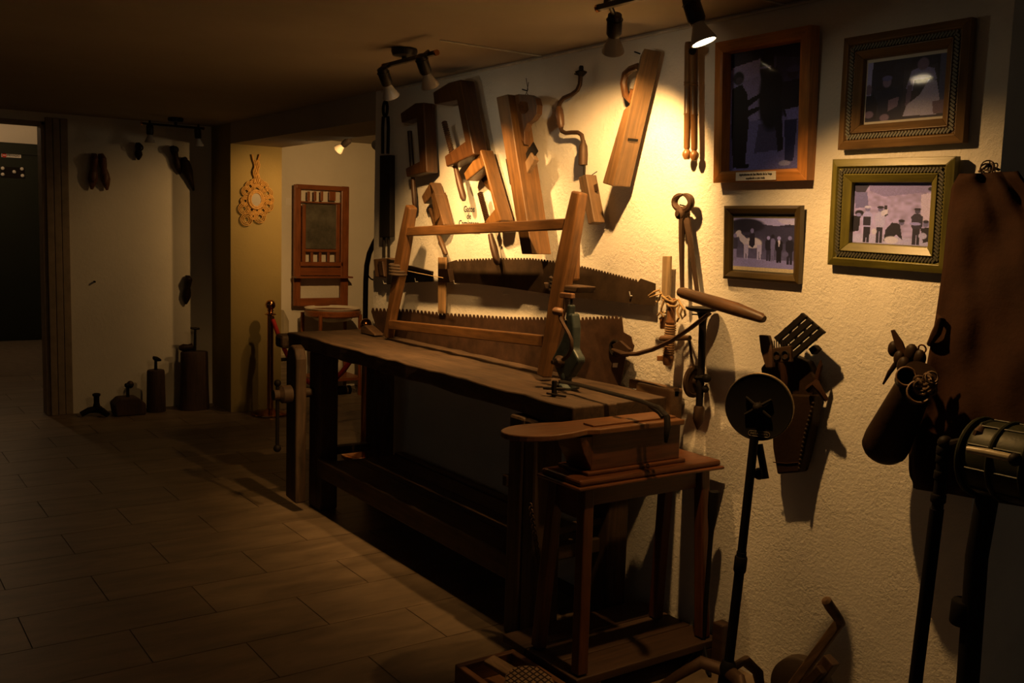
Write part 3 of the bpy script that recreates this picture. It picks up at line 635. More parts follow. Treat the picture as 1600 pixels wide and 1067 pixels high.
at_ = nt.nodes.new('ShaderNodeVertexColor'); at_.layer_name = 'print'; nt.links.new(at_.outputs[0], b.inputs['Base Color']); b.inputs['Roughness'].default_value = .6
def print_mesh(cv, P, u0, u1, v0, v1, wv, parent):
    """flat print: u,v rectangle in frame axes, one face per print dot"""
    nx, ny = cv.nx, cv.ny; o = V(parent['_o'])
    vs = [P(u0+(u1-u0)*i/nx, v1+(v0-v1)*j/ny, wv)-o for j in range(ny+1) for i in range(nx+1)]
    fs_ = [(j*(nx+1)+i, (j+1)*(nx+1)+i, (j+1)*(nx+1)+i+1, j*(nx+1)+i+1) for j in range(ny) for i in range(nx)]
    me = bpy.data.meshes.new('photograph'); me.from_pydata(vs, [], fs_)
    ca = me.color_attributes.new('print', 'FLOAT_COLOR', 'CORNER'); data = []
    for j in range(ny):
        for i in range(nx): data += list((*cv.p[j][i], 1.0))*4
    ca.data.foreach_set('color', data); me.materials.append(M_PRINT)
    ob = bpy.data.objects.new('photograph', me); col.objects.link(ob); ob.parent = parent; ob['_o'] = parent['_o']; return ob
def picture(label, cx, cz, wd, ht, lean, profile, mats, cv, mat_in=(0, 0, 0, 0), mat_color=None, rope=None, yaw=0.0, roll=0.0):
    """profile: (inset, height) points from the outer edge inwards; mats: one material"""
    root = thing('framed_photograph', label, 'picture', (cx, 0, cz-ht/2), 'framed old photographs on the stucco wall')
    ex = V((math.cos(roll), 0, math.sin(roll))); ez = V((-math.sin(roll), -math.sin(lean), math.cos(lean)*math.cos(roll))).normalized(); en = ex.cross(ez).normalized()  # towards the room
    O = V((cx, -.008, cz))-ex*wd/2-ez*ht/2
    P = lambda u, v, w_: O+ex*u+ez*v+en*w_
    corners = [lambda i: (i, i), lambda i: (wd-i, i), lambda i: (wd-i, ht-i), lambda i: (i, ht-i)]
    ins = profile[-1][0]
    for k in range(4):
        b = MB(); n = len(profile)
        for c in (corners[k], corners[(k+1) % 4]):
            for i, h in profile: b.v.append(P(*c(i), h))
            b.v.append(P(*c(ins), 0)); b.v.append(P(*c(0), 0))
        t = n+2
        for q in range(t): b.f.append((q, (q+1) % t, t+(q+1) % t, t+q))
        b.f += [tuple(range(t)), tuple(range(2*t-1, t-1, -1))]
        rl = b.build('frame_rail', mats[0] if k % 2 == 0 else mats[1], root, bevel=.0012)
        if rope:
            ri, rh, rw, rm = rope; a = V((*corners[k](ri), 0)); e = V((*corners[(k+1) % 4](ri), 0)); L_ = (e-a).length; dd = (e-a)/L_; pp = V((-dd.y, dd.x, 0)); m_ = int(L_/.011); rb = MB()
            for q in range(m_):
                c0 = a+dd*(L_*(q+.5)/m_); s1 = c0-pp*rw/2-dd*.006; s2 = c0+pp*rw/2+dd*.006
                rb.bar(P(s1.x, s1.y, rh), P(s2.x, s2.y, rh), .006, .006, en)
            rb.build('rope_moulding', rm, rl)
    i0 = ins; u0, u1, v0, v1 = i0+mat_in[0], wd-i0-mat_in[1], i0+mat_in[2], ht-i0-mat_in[3]
    MB().prism([P(i0-.004, i0-.004, .003), P(wd-i0+.004, i0-.004, .003), P(wd-i0+.004, ht-i0+.004, .003), P(i0-.004, ht-i0+.004, .003)], en*.002).build('backing', mat_color or M_PAPER, root)
    print_mesh(cv, P, u0, u1, v0, v1, .0062, root)
    MB().prism([P(i0-.002, i0-.002, .009), P(wd-i0+.002, i0-.002, .009), P(wd-i0+.002, ht-i0+.002, .009), P(i0-.002, ht-i0+.002, .009)], en*.002).build('glass_pane', M_PANE, root)
    return root, P
def wood2(name, c, rough=.4): return [wood(name, c, (1, 0, 0), rough, .3), wood(name, c, (0, 0, 1), rough, .3)]
PU = lambda k, r=1.0, b_=1.25: (1.35*k**1.45*r*.75, 1.35*k**1.45*.80, min(1, 1.35*k**1.45*b_*2.1))      # faded violet-grey photo tone
# 1: two men and a mule
ASP = .70
cv = Canvas(84, 116, PU(.10), PU(.22)); cv.poly([(0, .14), (.42, .10), (.42, .58), (0, .60)], PU(.42, 1.05, 1.0)); cv.poly([(.02, .12), (.40, .08), (.40, .22), (.02, .26)], PU(.50, 1.05, .95)); cv.poly([(0, 0), (1, 0), (1, .13), (.5, .06), (0, .12)], PU(.07))
cv.poly([(0, .60), (1, .56), (1, 1), (0, 1)], PU(.30)); cv.poly([(.40, .62), (.72, .60), (.70, .84), (.34, .86)], PU(.16))
cv.ell(.56, .42, .17, .26, PU(.035)); cv.ell(.50, .16, .10, .13, PU(.035)); cv.poly([(.60, .55), (.70, .55), (.73, .84), (.66, .86)], PU(.04)); cv.ell(.47, .155, .08, .012, PU(.3)); cv.ell(.60, .12, .02, .05, PU(.2))
cv.poly([(.02, .30), (.16, .27), (.24, .36), (.26, .62), (.22, .96), (.05, .98), (.02, .6)], PU(.025)); cv.ell(.11, .215, .075, .055, PU(.05)); cv.ell(.12, .235, .05, .03, PU(.12, 1.3, .9)); cv.poly([(.2, .42), (.42, .36), (.43, .39), (.22, .48)], PU(.03)); cv.poly([(.2, .50), (.40, .47), (.41, .50), (.22, .56)], PU(.03)); cv.poly([(.1, .95), (.28, .95), (.26, .985), (.1, .985)], PU(.02))
cv.poly([(.70, .30), (.92, .28), (.97, .50), (.92, .56), (.74, .58), (.68, .45)], PU(.05)); cv.poly([(.74, .52), (.95, .50), (.92, .62), (.80, .64)], PU(.35)); cv.poly([(.74, .60), (.90, .60), (.86, .94), (.75, .94)], PU(.09, .8, 1.8)); cv.ell(.83, .225, .07, .05, PU(.10, 1.2, .9)); cv.ell(.84, .20, .09, .026, PU(.16)); cv.ell(.75, .955, .075, .022, PU(.6)); cv.ell(.97, .5, .05, .18, PU(.03))
fr1, P1 = picture('tall photo of two men and a mule in a thick orange wooden frame', -2.395, 2.048, .425, .502, .055, [(0, 0), (0, .045), (.030, .049), (.040, .046), (.043, .012)], wood2('frame_pine', (.56, .235, .058), .3), cv)
fw = .425
a = P1(fw/2-.012, .019, .0485)
cap = MB().prism([P1(fw*.27, .005, .0482), P1(fw*.70, .005, .0482), P1(fw*.70, .035, .0478), P1(fw*.27, .035, .0478)], (P1(0, 0, 1)-P1(0, 0, 0))*.0015).build('caption_plate', M_PAPER, fr1)
ex_ = P1(1, 0, 0)-P1(0, 0, 0); ez_ = P1(0, 1, 0)-P1(0, 0, 0)
text_mesh('Agricultores de San Martín de la Vega', .0115, P1(fw*.485, .026, .0502), ex_, ez_, M_INK, 'caption_lettering', cap, sx=.85)
text_mesh('esquilando a una mula', .0115, P1(fw*.485, .013, .0502), ex_, ez_, M_INK, 'caption_lettering', cap, sx=.85)
# 2: men shearing a sheep
ASP = 1.3
cv = Canvas(110, 88, PU(.06), PU(.09, 1.1, 1.0)); cv.poly([(0, 0), (.07, 0), (.06, .6), (0, .6)], PU(.55, 1, .9)); cv.poly([(.48, .2), (.9, .15), (.9, .8), (.48, .8)], PU(.10, 1.2, .9)); cv.poly([(.93, 0), (1, 0), (1, .8), (.93, .8)], PU(.20, .9, 1))
cv.poly([(.58, .22), (.72, .16), (.86, .22), (.90, .4), (.60, .55), (.52, .5)], PU(.42, 1.05, .95)); cv.poly([(.62, .38), (.86, .36), (.84, .62), (.60, .66)], PU(.10, 1.2, .8)); cv.ell(.72, .13, .07, .10, PU(.28, 1.4, .8)); cv.poly([(.54, .45), (.60, .46), (.58, .78), (.52, .78)], PU(.24, 1.4, .8))
cv.poly([(.50, .95), (.54, .78), (.70, .62), (.80, .40), (.90, .42), (.95, .75), (.92, .97)], PU(.62, 1.05, .85)); cv.ell(.70, .82, .16, .12, PU(.66, 1.05, .85)); cv.poly([(.86, .75), (1, .74), (1, .95), (.88, .95)], PU(.25, 1.5, .7))
cv.poly([(.14, .62), (.22, .48), (.38, .46), (.46, .62), (.48, .98), (.20, .98)], PU(.065, .8, 1.4)); cv.ell(.27, .36, .055, .085, PU(.32, 1.35, .75)); cv.ell(.27, .295, .065, .045, PU(.26)); cv.poly([(.30, .66), (.44, .62), (.42, .78), (.30, .85)], PU(.30, 1.4, .75)); cv.ell(.26, .95, .06, .06, PU(.3, 1.4, .75))
cv.poly([(0, .56), (.10, .55), (.16, .7), (.14, .97), (0, .97)], PU(.05)); cv.ell(.03, .46, .04, .09, PU(.26, 1.4, .75)); cv.ell(.05, .88, .06, .06, PU(.3, 1.4, .75))
olive_rope = plain('rope_grey', (.14, .14, .11), .6)
picture('upper right photo of men shearing a sheep in a brown frame with grey rope band', -1.856, 2.066, .432, .352, .012, [(0, 0), (0, .026), (.024, .034), (.030, .026), (.046, .026), (.050, .033), (.074, .020), (.076, .012)], wood2('frame_walnut', (.22, .13, .052), .35), cv, (.006, .006, .008, .010), None, (.038, .029, .014, olive_rope))
# 3: boy on a white horse
ASP = 1.25
cv = Canvas(104, 84, PU(.05), PU(.22)); cv.poly([(0, 0), (1, 0), (1, .10), (.62, .16), (.3, .05), (0, .06)], PU(.45)); cv.ell(.22, .14, .3, .13, PU(.06)); cv.poly([(.72, .02), (1, .02), (1, .12), (.8, .10)], PU(.55)); cv.poly([(0, .76), (1, .78), (1, 1), (0, 1)], PU(.34)); cv.poly([(0, .93), (1, .93), (1, 1), (0, 1)], (.5, .46, .36))
cv.poly([(.52, .12), (1, .18), (1, .5), (.55, .4)], PU(.10)); cv.ell(.33, .47, .15, .10, PU(.62, 1.02, .95)); cv.poly([(.06, .26), (.14, .30), (.26, .42), (.2, .52), (.12, .44)], PU(.6)); cv.ell(.08, .30, .045, .07, PU(.62, 1.02, .95), .5)
for x in (.20, .24, .42, .46): cv.poly([(x-.018, .5), (x+.022, .5), (x+.012, .79), (x-.012, .79)], PU(.5))
cv.poly([(.28, .30), (.36, .28), (.37, .5), (.33, .56), (.27, .52)], PU(.06)); cv.ell(.32, .24, .028, .045, PU(.3)); cv.poly([(.20, .32), (.30, .34), (.30, .37), (.20, .34)], PU(.06))
cv.man(.03, .30, .82, .10, PU(.10), PU(.30), PU(.3)); cv.man(.59, .33, .80, .11, PU(.05), PU(.09), PU(.4)); cv.man(.66, .30, .80, .08, PU(.25), PU(.25), PU(.05)); cv.man(.76, .33, .82, .13, PU(.04), PU(.04), PU(.4)); cv.poly([(.74, .40), (.78, .40), (.77, .52), (.755, .52)], PU(.6)); cv.man(.93, .32, .84, .14, PU(.05), PU(.06), PU(.3)); cv.ell(.86, .66, .05, .05, PU(.2))
picture('small lower photo of a rider on a white horse in a dark gold frame', -2.376, 1.580, .346, .266, .06, [(0, 0), (0, .022), (.010, .028), (.020, .022), (.026, .018), (.030, .010)], wood2('frame_dark_gold', (.075, .050, .016), .3), cv, (.004, .004, .004, .014), plain('green_grey_mat', (.10, .095, .07), .7))
# 4: labourers in a yard
ASP = 1.25
cv = Canvas(110, 88, PU(.36, 1.15, 1.05), PU(.48, 1.1, 1.0)); cv.poly([(0, 0), (.20, .02), (.14, .16), (0, .14)], PU(.08)); cv.poly([(0, .15), (.17, .15), (.20, .4), (.02, .42)], PU(.24, 1, 1.3)); cv.poly([(.2, .12), (.4, .22), (1, .13), (1, 0), (.2, 0)], PU(.30, 1.1, 1.2)); cv.poly([(.86, .18), (1, .15), (1, .6), (.88, .6)], PU(.55, 1.1, 1)); cv.ell(.97, .09, .03, .03, PU(.05))
cv.poly([(0, .85), (1, .9), (1, 1), (0, 1)], PU(.5))
cv.poly([(0, .55), (.10, .52), (.08, .8), (0, .82)], PU(.04)); cv.ell(.08, .50, .06, .05, PU(.04)); cv.ell(.07, .53, .035, .03, PU(.3))
cv.man(.19, .38, .99, .14, PU(.45), PU(.05), PU(.25), PU(.55)); cv.poly([(.14, .56), (.24, .56), (.24, .70), (.14, .70)], PU(.06)); cv.man(.36, .38, .99, .14, PU(.5), PU(.06), PU(.22), PU(.05)); cv.poly([(.41, .36), (.44, .36), (.46, .52), (.42, .55)], PU(.06)); cv.poly([(.37, .46), (.46, .42), (.45, .5), (.38, .55)], PU(.6))
cv.ell(.29, .80, .035, .05, PU(.6)); cv.poly([(.44, .76), (.52, .64), (.62, .66), (.66, .92), (.58, .84), (.48, .96), (.42, .95)], PU(.05)); cv.ell(.64, .64, .035, .04, PU(.2)); cv.ell(.64, .61, .04, .025, PU(.05)); cv.ell(.52, .93, .09, .06, PU(.62))
cv.man(.83, .40, .99, .15, PU(.08), PU(.06), PU(.12), PU(.06)); cv.ell(.81, .65, .07, .025, PU(.4)); cv.poly([(.88, .72), (.98, .70), (1, .92), (.92, .95)], PU(.05)); cv.ell(.94, .65, .035, .05, PU(.25)); cv.ell(.94, .61, .035, .025, PU(.06)); cv.ell(.91, .84, .05, .05, PU(.5))
picture('lower right photo of labourers in an olive green frame beside the leather apron', -1.870, 1.686, .428, .342, .05, [(0, 0), (0, .026), (.024, .034), (.030, .026), (.046, .026), (.050, .033), (.074, .020), (.076, .012)], wood2('frame_olive', (.14, .125, .022), .4), cv, (.001, .001, .001, .001), None, (.038, .029, .014, plain('rope_dark_olive', (.05, .048, .03), .6)), 0, -.02)

# ------------------------------------------------------------------ cord-wound wooden tool with stick
rp = thing('cord_reel', 'turned wooden handle wound with cord and tied with rope to a flat stick', 'cord reel', W(1045, 572, 0))
px_slab([(1035, 400), (1047, 400), (1045, 470), (1033, 470)], .04, .012).build('stick', wood('pale_stick', (.34, .24, .13), (0, 0, 1), .6), rp, bevel=.002)
h0, h1 = W(1051, 466, .06), W(1043, 572, .06); Lh = (h1-h0).length
MB().lathe(h0, h1-h0, [(x, t*Lh) for x, t in ((.014, 0), (.018, .02), (.018, .06), (.013, .09), (.016, .18), (.017, .30), (.021, .34), (.021, .36), (.017, .38), (.018, .82), (.022, .84), (.022, .92), (.017, .98), (.006, 1.0))], 16).build('handle', wood('reel_wood', (.24, .105, .04), h1-h0, .4), rp, True)
cb = MB()
for i in range(13): cb.ring(h0.lerp(h1, .40+.034*i), h1-h0, .0195, .0035, 16, 6)
cb.build('cord_winding', plain('brown_cord', (.26, .15, .07), .9), rp, True)
px_slab([(1030, 496), (1038, 492), (1036, 514), (1031, 514)], .06, .014).build('peg', wood('reel_wood', (.24, .105, .04), (0, 0, 1), .4), rp, bevel=.003)
px_slab([(1026, 556), (1034, 556), (1034, 564), (1026, 564)], .06, .02).build('foot', wood('reel_wood', (.24, .105, .04), (0, 0, 1), .4), rp, bevel=.003)
ro = MB()
for path in (((1014, 462), (1022, 456), (1030, 453), (1034, 460), (1037, 470), (1034, 480), (1033, 487), (1040, 489)), ((1016, 464), (1026, 461), (1033, 458), (1030, 468), (1025, 472)), ((1034, 462), (1042, 468), (1052, 472), (1060, 468), (1064, 476), (1069, 484), (1071, 492), (1066, 498), (1063, 490), (1066, 482)), ((1040, 472), (1046, 478), (1056, 479), (1062, 476), (1058, 486), (1061, 496), (1058, 502)), ((1028, 492), (1032, 488), (1036, 494), (1031, 498)), ((1038, 466), (1045, 463), (1050, 468), (1044, 474), (1039, 470))):
    ro.tube([W(x, y, .075+.008*math.sin(i*1.7)) for i, (x, y) in enumerate(path)], .0045, 7)
ro.build('rope', M_ROPE, rp, True)

# ------------------------------------------------------------------ breast drill
bd_ = thing('breast_drill', 'dark iron breast drill with gear wheel and side crank hung below the pincers', 'drill', W(1092, 666, 0))
pc = W(1097, 483, .072); MB().lathe(pc+V((0, 0, -.012)), (0, 0, 1), [(.02, 0), (.05, .006), (.06, .012), (.062, .018), (.05, .02)], 20).build('breast_plate', M_IRON, bd_, True)
MB().tube([W(1099, 486, .072), W(1098, 500, .072), W(1096, 570, .068), W(1094, 610, .066), W(1092, 640, .07)], [.026, .014, .014, .014, .013], 10).build('shaft', M_IRON, bd_, True)
gw = W(1085, 596, .072); MB().lathe(gw+V((-.012, 0, 0)), (1, .15, 0), [(.058, 0), (.062, .004), (.062, .014), (.05, .018), (.045, .012), (.016, .012), (.014, .024)], 26).build('gear_wheel', M_IRONB, bd_, True)
MB().tube([W(1087, 590, .072), W(1104, 590, .075)], .010, 8).build('side_knob', M_IRON, bd_, True)
MB().ball(W(1104, 591, .075), .017).build('side_knob', M_IRON, bd_, True); MB().ball(W(1102, 608, .07), .014).build('small_gear', M_IRON, bd_, True)
MB().tube([W(1084, 576, .085), W(1080, 556, .088), W(1078, 535, .088), W(1077, 528, .088)], .005, 8).build('crank', M_IRONB, bd_, True)
MB().tube([W(x, y, .105) for x, y in ((1031, 530), (1034, 529), (1046, 529), (1056, 529), (1070, 528), (1078, 528))], [.006, .012, .013, .009, .010, .010], 10).build('crank_handle', wood('drill_handle', (.16, .085, .04), (1, 0, 0), .4), bd_, True)
ck = W(1092.5, 634, .07); MB().lathe(ck, (-.02, 0, -1), [(.016, 0), (.020, .006), (.021, .05), (.016, .065), (.006, .085), (.002, .092)], 10).build('chuck', M_IRONB, bd_, True)
peg_nail(bd_, 1099, 492, .06)

# ------------------------------------------------------------------ stand with sloped box beside the bench
STC = (.11, .038, .014)
sx0, sx1, sy0, sy1, sz = -2.715, -2.495, -.705, -.035, .775
st = thing('wooden_stand', 'reddish wooden stand with four splayed legs and a long box on its tray top', 'stand', ((sx0+sx1)/2, (sy0+sy1)/2, .1))
sY = wood('stand_wood', STC, (0, 1, 0), .35, .4); sZ = wood('stand_wood', STC, (0, 0, 1), .35, .4); sX = wood('stand_wood', STC, (1, 0, 0), .35, .4)
MB().box((sx0, sy0, sz-.022), (sx1, sy1, sz)).build('tray', sY, st, bevel=.008)
MB().box((sx0-.012, sy0-.012, sz-.034), (sx1+.012, sy1+.008, sz-.022)).build('tray_edge', sY, st, bevel=.005)
for (fx, fy, ox, oy) in ((sx1-.03, sy0+.05, .05, -.03), (sx0+.03, sy0+.05, -.06, -.02), (sx1-.03, sy1-.07, .04, .015), (sx0+.03, sy1-.09, -.05, .015)):
    MB().bar((fx, fy, sz-.03), (fx+ox*.8, fy+oy, .105), .042, .042, (1, 0, 0)).build('leg', sZ, st, bevel=.004)
MB().box((sx1-.045, sy0+.08, sz-.10), (sx1-.025, sy1-.10, sz-.034)).build('apron', sY, st, bevel=.003)
MB().prism([(sx0+.03, sy0+.04, sz-.034), (sx1-.03, sy0+.04, sz-.034), (sx1-.03, sy0+.04, sz-.12), (sx1-.07, sy0+.04, sz-.15), (sx0+.07, sy0+.04, sz-.15), (sx0+.03, sy0+.04, sz-.12)], (0, .02, 0)).build('apron', sX, st, bevel=.003)
bl = [(sx0+.03, sx1-.05)]
MB().box((sx0+.015, sy0+.06, sz), (sx1-.035, sy1-.15, sz+.014)).build('box_plinth', sY, st, bevel=.004)
MB().box((sx0+.03, sy0+.085, sz+.014), (sx1-.05, sy1-.17, sz+.14)).build('box', sY, st, bevel=.003)
MB().prism([(sx0+.03, sy0+.086, sz+.02), (sx0+.03, sy0+.086, sz+.135), (sx0+.03, sy0+.03, sz+.135), (sx0+.03, sy0+.05, sz+.08)], (.14, 0, 0)).build('bracket', sX, st, bevel=.003)
# paddle-shaped top board
cxp = (sx0+sx1)/2-.01; pdl = []
for i in range(17):
    t = math.pi*(i/16); pdl.append((cxp+.10*math.cos(t), sy0-.09-.14*math.sin(t)))
outl = [(cxp+.092, sy1-.17)]+[(cxp+.092, sy0+.10), (cxp+.075, sy0+.06), (cxp+.095, sy0-.02)]+pdl+[(cxp-.095, sy0-.02), (cxp-.075, sy0+.06), (cxp-.08, sy1-.17)]
MB().prism([(x, y, sz+.142) for x, y in outl], (0, 0, .02)).build('paddle_board', wood('paddle_wood', (.17, .07, .024), (0, 1, 0), .4, .35), st, bevel=.004)
MB().box((cxp+.0, sy0+.10, sz+.1622), (cxp+.055, sy1-.18, sz+.169)).build('top_strip', wood('paddle_wood', (.17, .07, .024), (0, 1, 0), .4, .35), st, bevel=.002)
# platform below
pf = thing('low_platform', 'low dark plank platform on the floor under the stand', 'platform', (-2.63, -.4, 0))
for k in range(3):
    xa = -2.90+.15*k; MB().box((xa, -.72, .07), (xa+.145, -.04, .10)).build('plank', wood('platform_wood', (.06, .029, .014), (0, 1, 0), .6, .4), pf, bevel=.004)
for ya in (-.68, -.12): MB().box((-2.90, ya, 0), (-2.455, ya+.07, .07)).build('bearer', wood('platform_wood', (.06, .029, .014), (1, 0, 0), .6, .4), pf, bevel=.004)
MB().box((-2.452, -.082, 0), (-2.40, -.03, .175)).build('end_block', wood('platform_wood', (.06, .029, .014), (1, 0, 0), .6, .4), pf, bevel=.006)
# tray with woven sieve
ty = thing('wooden_tray', 'shallow wooden tray on the floor before the platform', 'tray', (-2.62, -.82, 0))
tX = wood('tray_wood', (.17, .075, .032), (1, 0, 0), .5, .4); tY_ = wood('tray_wood', (.17, .075, .032), (0, 1, 0), .5, .4)
MB().box((-2.80, -.99, .0), (-2.30, -.74, .015)).build('bottom', tX, ty)
MB().box((-2.80, -.99, .015), (-2.775, -.74, .085)).build('side', tY_, ty, bevel=.004); MB().box((-2.325, -.99, .015), (-2.30, -.74, .085)).build('side', tY_, ty, bevel=.004)
MB().box((-2.775, -.99, .015), (-2.325, -.965, .085)).build('side', tX, ty, bevel=.004); MB().box((-2.775, -.765, .015), (-2.325, -.74, .085)).build('side', tX, ty, bevel=.004)
dk = thing('round_paddle', 'round wooden block with a crosshatched face resting in the tray', 'paddle', (-2.55, -.86, .016))
dc = V((-2.545, -.85, .085)); dn = V((.25, -.15, 1)).normalized(); du = V((1, .2, -.2)); du = (du-dn*du.dot(dn)).normalized(); dv_ = dn.cross(du)
MB().loft([(dc-dn*.02, du*.085, dv_*.075), (dc-dn*.016, du*.09, dv_*.08), (dc+dn*.0, du*.09, dv_*.08), (dc+dn*.006, du*.084, dv_*.074)], 26).build('block', wood('paddle_grey', (.20, .12, .06), (1, 0, 0), .6, .4), dk, True)
gr = MB()
for k in range(-4, 5):
    o_ = k*.018; hl = math.sqrt(max(0, 1-(o_/.086)**2)); gr.bar(dc+dn*.006+du*o_-dv_*.072*hl, dc+dn*.006+du*o_+dv_*.072*hl, .004, .003, dn)
    hl2 = math.sqrt(max(0, 1-(o_/.078)**2)); gr.bar(dc+dn*.006+dv_*o_-du*.082*hl2, dc+dn*.006+dv_*o_+du*.082*hl2, .004, .003, dn)
gr.build('crosshatch', M_LEATHD, dk)
MB().bar(dc-du*.07-dn*.012, dc-du*.20-dn*.03, .05, .02, dn).build('grip', wood('paddle_grey', (.20, .12, .06), (1, 0, 0), .6, .4), dk, bevel=.004)
# funnel-headed stick on tripod feet
fk = thing('funnel_stick', 'slim black pole with funnel top and small tripod feet by the stand', 'pole', W(1097, 1020, .1))
ft, fm, fbm = W(1116, 767, .10), W(1113, 815, .10), W(1098, 1008, .10)
ax_ = (fbm-ft).normalized(); Lf = (fbm-ft).length
MB().lathe(ft, ax_, [(.018, 0), (.020, .002), (.0195, .06), (.017, .10), (.010, .15), (.009, .2), (.009, Lf)], 14).build('pole', M_BLACK, fk, True)
for dx, dy in ((.015, -.14), (.09, -.05), (.035, .06)):
    MB().tube([fbm+V((0, 0, .02)), V((fbm.x+dx, fbm.y+dy, .006))], .007, 8).build('foot', M_BLACK, fk, True)

# ------------------------------------------------------------------ disc head on telescopic pole
dd0 = .30
dp = thing('disc_stand', 'black round disc with cross bracket on a telescopic floor pole', 'stand', W(1138, 1040, dd0)*1.0)
dp.location.z = 0; dp['_o'] = tuple(dp.location)
top, bot = W(1179, 680, dd0), W(1138, 1040, dd0); axp = (top-bot).normalized(); foot = bot-axp*(bot.z-.05)/axp.z
mid = W(1157, 880, dd0)
MB().tube([foot, mid+axp*.04], .0165, 14).build('lower_tube', M_BLACK, dp, True); MB().tube([mid, top], .0145, 14).build('upper_tube', M_BLACK, dp, True)
MB().lathe(mid-axp*.03, axp, [(.019, 0), (.021, .005), (.021, .05), (.019, .055)], 16).build('collar', M_BLACK, dp, True)
MB().lathe(bot-axp*.03, axp, [(.03, 0), (.03, .02), (.022, .045), (.017, .05)], 16).build('boss', M_BLACK, dp, True)
MB().lathe(foot-axp*.045, axp, [(.05, 0), (.045, .02), (.03, .05), (.028, bot.z-.03)], 16).build('base_hub', M_BLACK, dp, True)
for a_ in (95, 215, 335):
    dx, dy = math.cos(math.radians(a_)), math.sin(math.radians(a_)); f0 = bot-axp*.02
    k_ = .26 if a_ != 95 else .2
    MB().tube([f0, f0+V((dx*.09, dy*.09, .015)), f0+V((dx*.17, dy*.17, -.05)), V((f0.x+dx*k_, f0.y+dy*k_, .012))], [.024, .024, .020, .014], 10, False, .6).build('foot', M_IRONB, dp, True)
dcn = W(1185, 636, dd0); dnr = ((CAM-dcn).normalized()-RGT*.26-UPV*.14).normalized()
MB().lathe(dcn-dnr*.02, dnr, [(.10, 0), (.1085, .002), (.1085, .018), (.106, .022), (.10, .020), (.02, .018), (.001, .018)], 48).build('disc', M_BLACK, dp, True)
MB().lathe(dcn-dnr*.019, dnr, [(.1086, 0), (.1098, .001), (.1098, .016), (.1086, .017)], 48).build('rim_band', plain('rim_brass', (.30, .22, .12), .4, .6), dp, True)
du = V((0, 0, 1)); du = (du-dnr*du.dot(dnr)).normalized(); dl = du.cross(dnr)
hub = MB().lathe(dcn, dnr, [(.016, 0), (.016, .012), (.010, .02), (.008, .034), (.003, .036)], 16).build('hub', M_IRON, dp, True)
for a_ in (35, 145, 215, 325):
    e = dl*math.cos(math.radians(a_))+du*math.sin(math.radians(a_)); MB().tube([dcn+e*.012+dnr*.006, dcn+e*.05+dnr*.004], [.006, .0045], 8).build('cross_arm', M_IRON, hub, True)
bc = W(1177, 681, dd0); bc = dcn-du*.086-dl*(-.008)+dnr*.0032; bpth = []
ar = .0085; hw = .026
for i in range(24):
    t = 2*math.pi*i/24; s_ = 1 if math.cos(t) >= 0 else -1; bpth.append(bc+dl*(s_*hw+ar*math.cos(t))+du*(ar*math.sin(t)))
M_BADGE = plain('badge_metal', (.22, .18, .12), .5, .3)
MB().tube(bpth, .0009, 5, True).build('badge_rim', M_BADGE, dp)
text_mesh('INSTALUMPA', .0095, bc, -dl if (-dl).dot(RGT) > 0 else dl, du, M_BADGE, 'badge_lettering', dp)
MB().tube([W(1186, 694, dd0-.03), W(1196, 748, dd0-.03)], .012, 10).build('clamp_bar', M_BLACK, dp, True); MB().ball(W(1186, 740, dd0-.04), .02).build('clamp_knob', M_LEATHD, dp, True)

# ------------------------------------------------------------------ leather tool holder with tools
lh = thing('leather_tool_holder', 'dark leather tool sheath hung on the wall behind the black disc', 'tool holder', W(1235, 742, .03))
def pad(pts, d, t, name, mat, root, bev=.006): return px_slab(pts, d, t).build(name, mat, root, bevel=bev)
pad([(1204, 615), (1272, 618), (1267, 660), (1256, 710), (1248, 738), (1214, 741), (1207, 700)], .07, .05, 'sheath', M_LEATHD, lh)
pad([(1188, 575), (1200, 560), (1240, 556), (1262, 565), (1273, 590), (1268, 622), (1205, 622), (1192, 600)], .05, .035, 'back_leather', M_LEATHD, lh)
for k in range(16):
    t = k/15; q = W(1271-22*t-3*math.sin(t*3), 630+102*t, .075); MB().ball(q, .006, 8).build('stud', M_LEATHD, lh, True)
st_ = MB(); st_.tube([W(1208, 722, .072), W(1230, 724, .072), W(1252, 722, .072)], .002, 5); st_.build('stitching', M_LEATHER, lh)
pad([(1270, 600), (1276, 575), (1281, 562), (1283, 572), (1276, 602)], .06, .01, 'strap', M_LEATHER, lh, .002)
MB().tube([W(1264, 608, .08), W(1275, 600, .09), W(1283, 612, .09), W(1292, 626, .08)], [.014, .016, .010, .008], 8).build('strap_knot', M_LEATHER, lh, True)
gt = thing('slatted_tool', 'black slatted iron tool with slots standing out of the leather sheath', 'tool', W(1245, 560, .06))
o1, o2, o3, o4 = (1208, 527), (1252, 488), (1289, 520), (1240, 562)     # corners: left, top, right, bottom
def bil(u, v): return tuple(o1[i]*(1-u)*(1-v)+o2[i]*u*(1-v)+o3[i]*u*v+o4[i]*(1-u)*v for i in range(2))
for k in range(4):
    v0, v1 = k/4+.02, (k+1)/4-.035; pad([bil(0, v0), bil(1, v0), bil(1, v1), bil(0, v1)], .09, .012, 'slat', M_IRON, gt, .002)
for u in (0.0, .36, .66, .93): pad([bil(u, .01), bil(u+.07 if u else .1, .01), bil(u+.07 if u else .1, .98), bil(u, .98)], .078, .012, 'cross_bar', M_IRON, gt, .002)
pad([(1262, 545), (1270, 539), (1277, 546), (1268, 555)], .06, .03, 'knob', M_IRON, gt, .004)
cmb = thing('curry_comb', 'brown iron comb with fine upright teeth in the leather sheath', 'comb', W(1220, 575, .08))
pad([(1206, 544), (1235, 540), (1236, 566), (1208, 566)], .10, .014, 'plate', M_IRONB, cmb, .003)
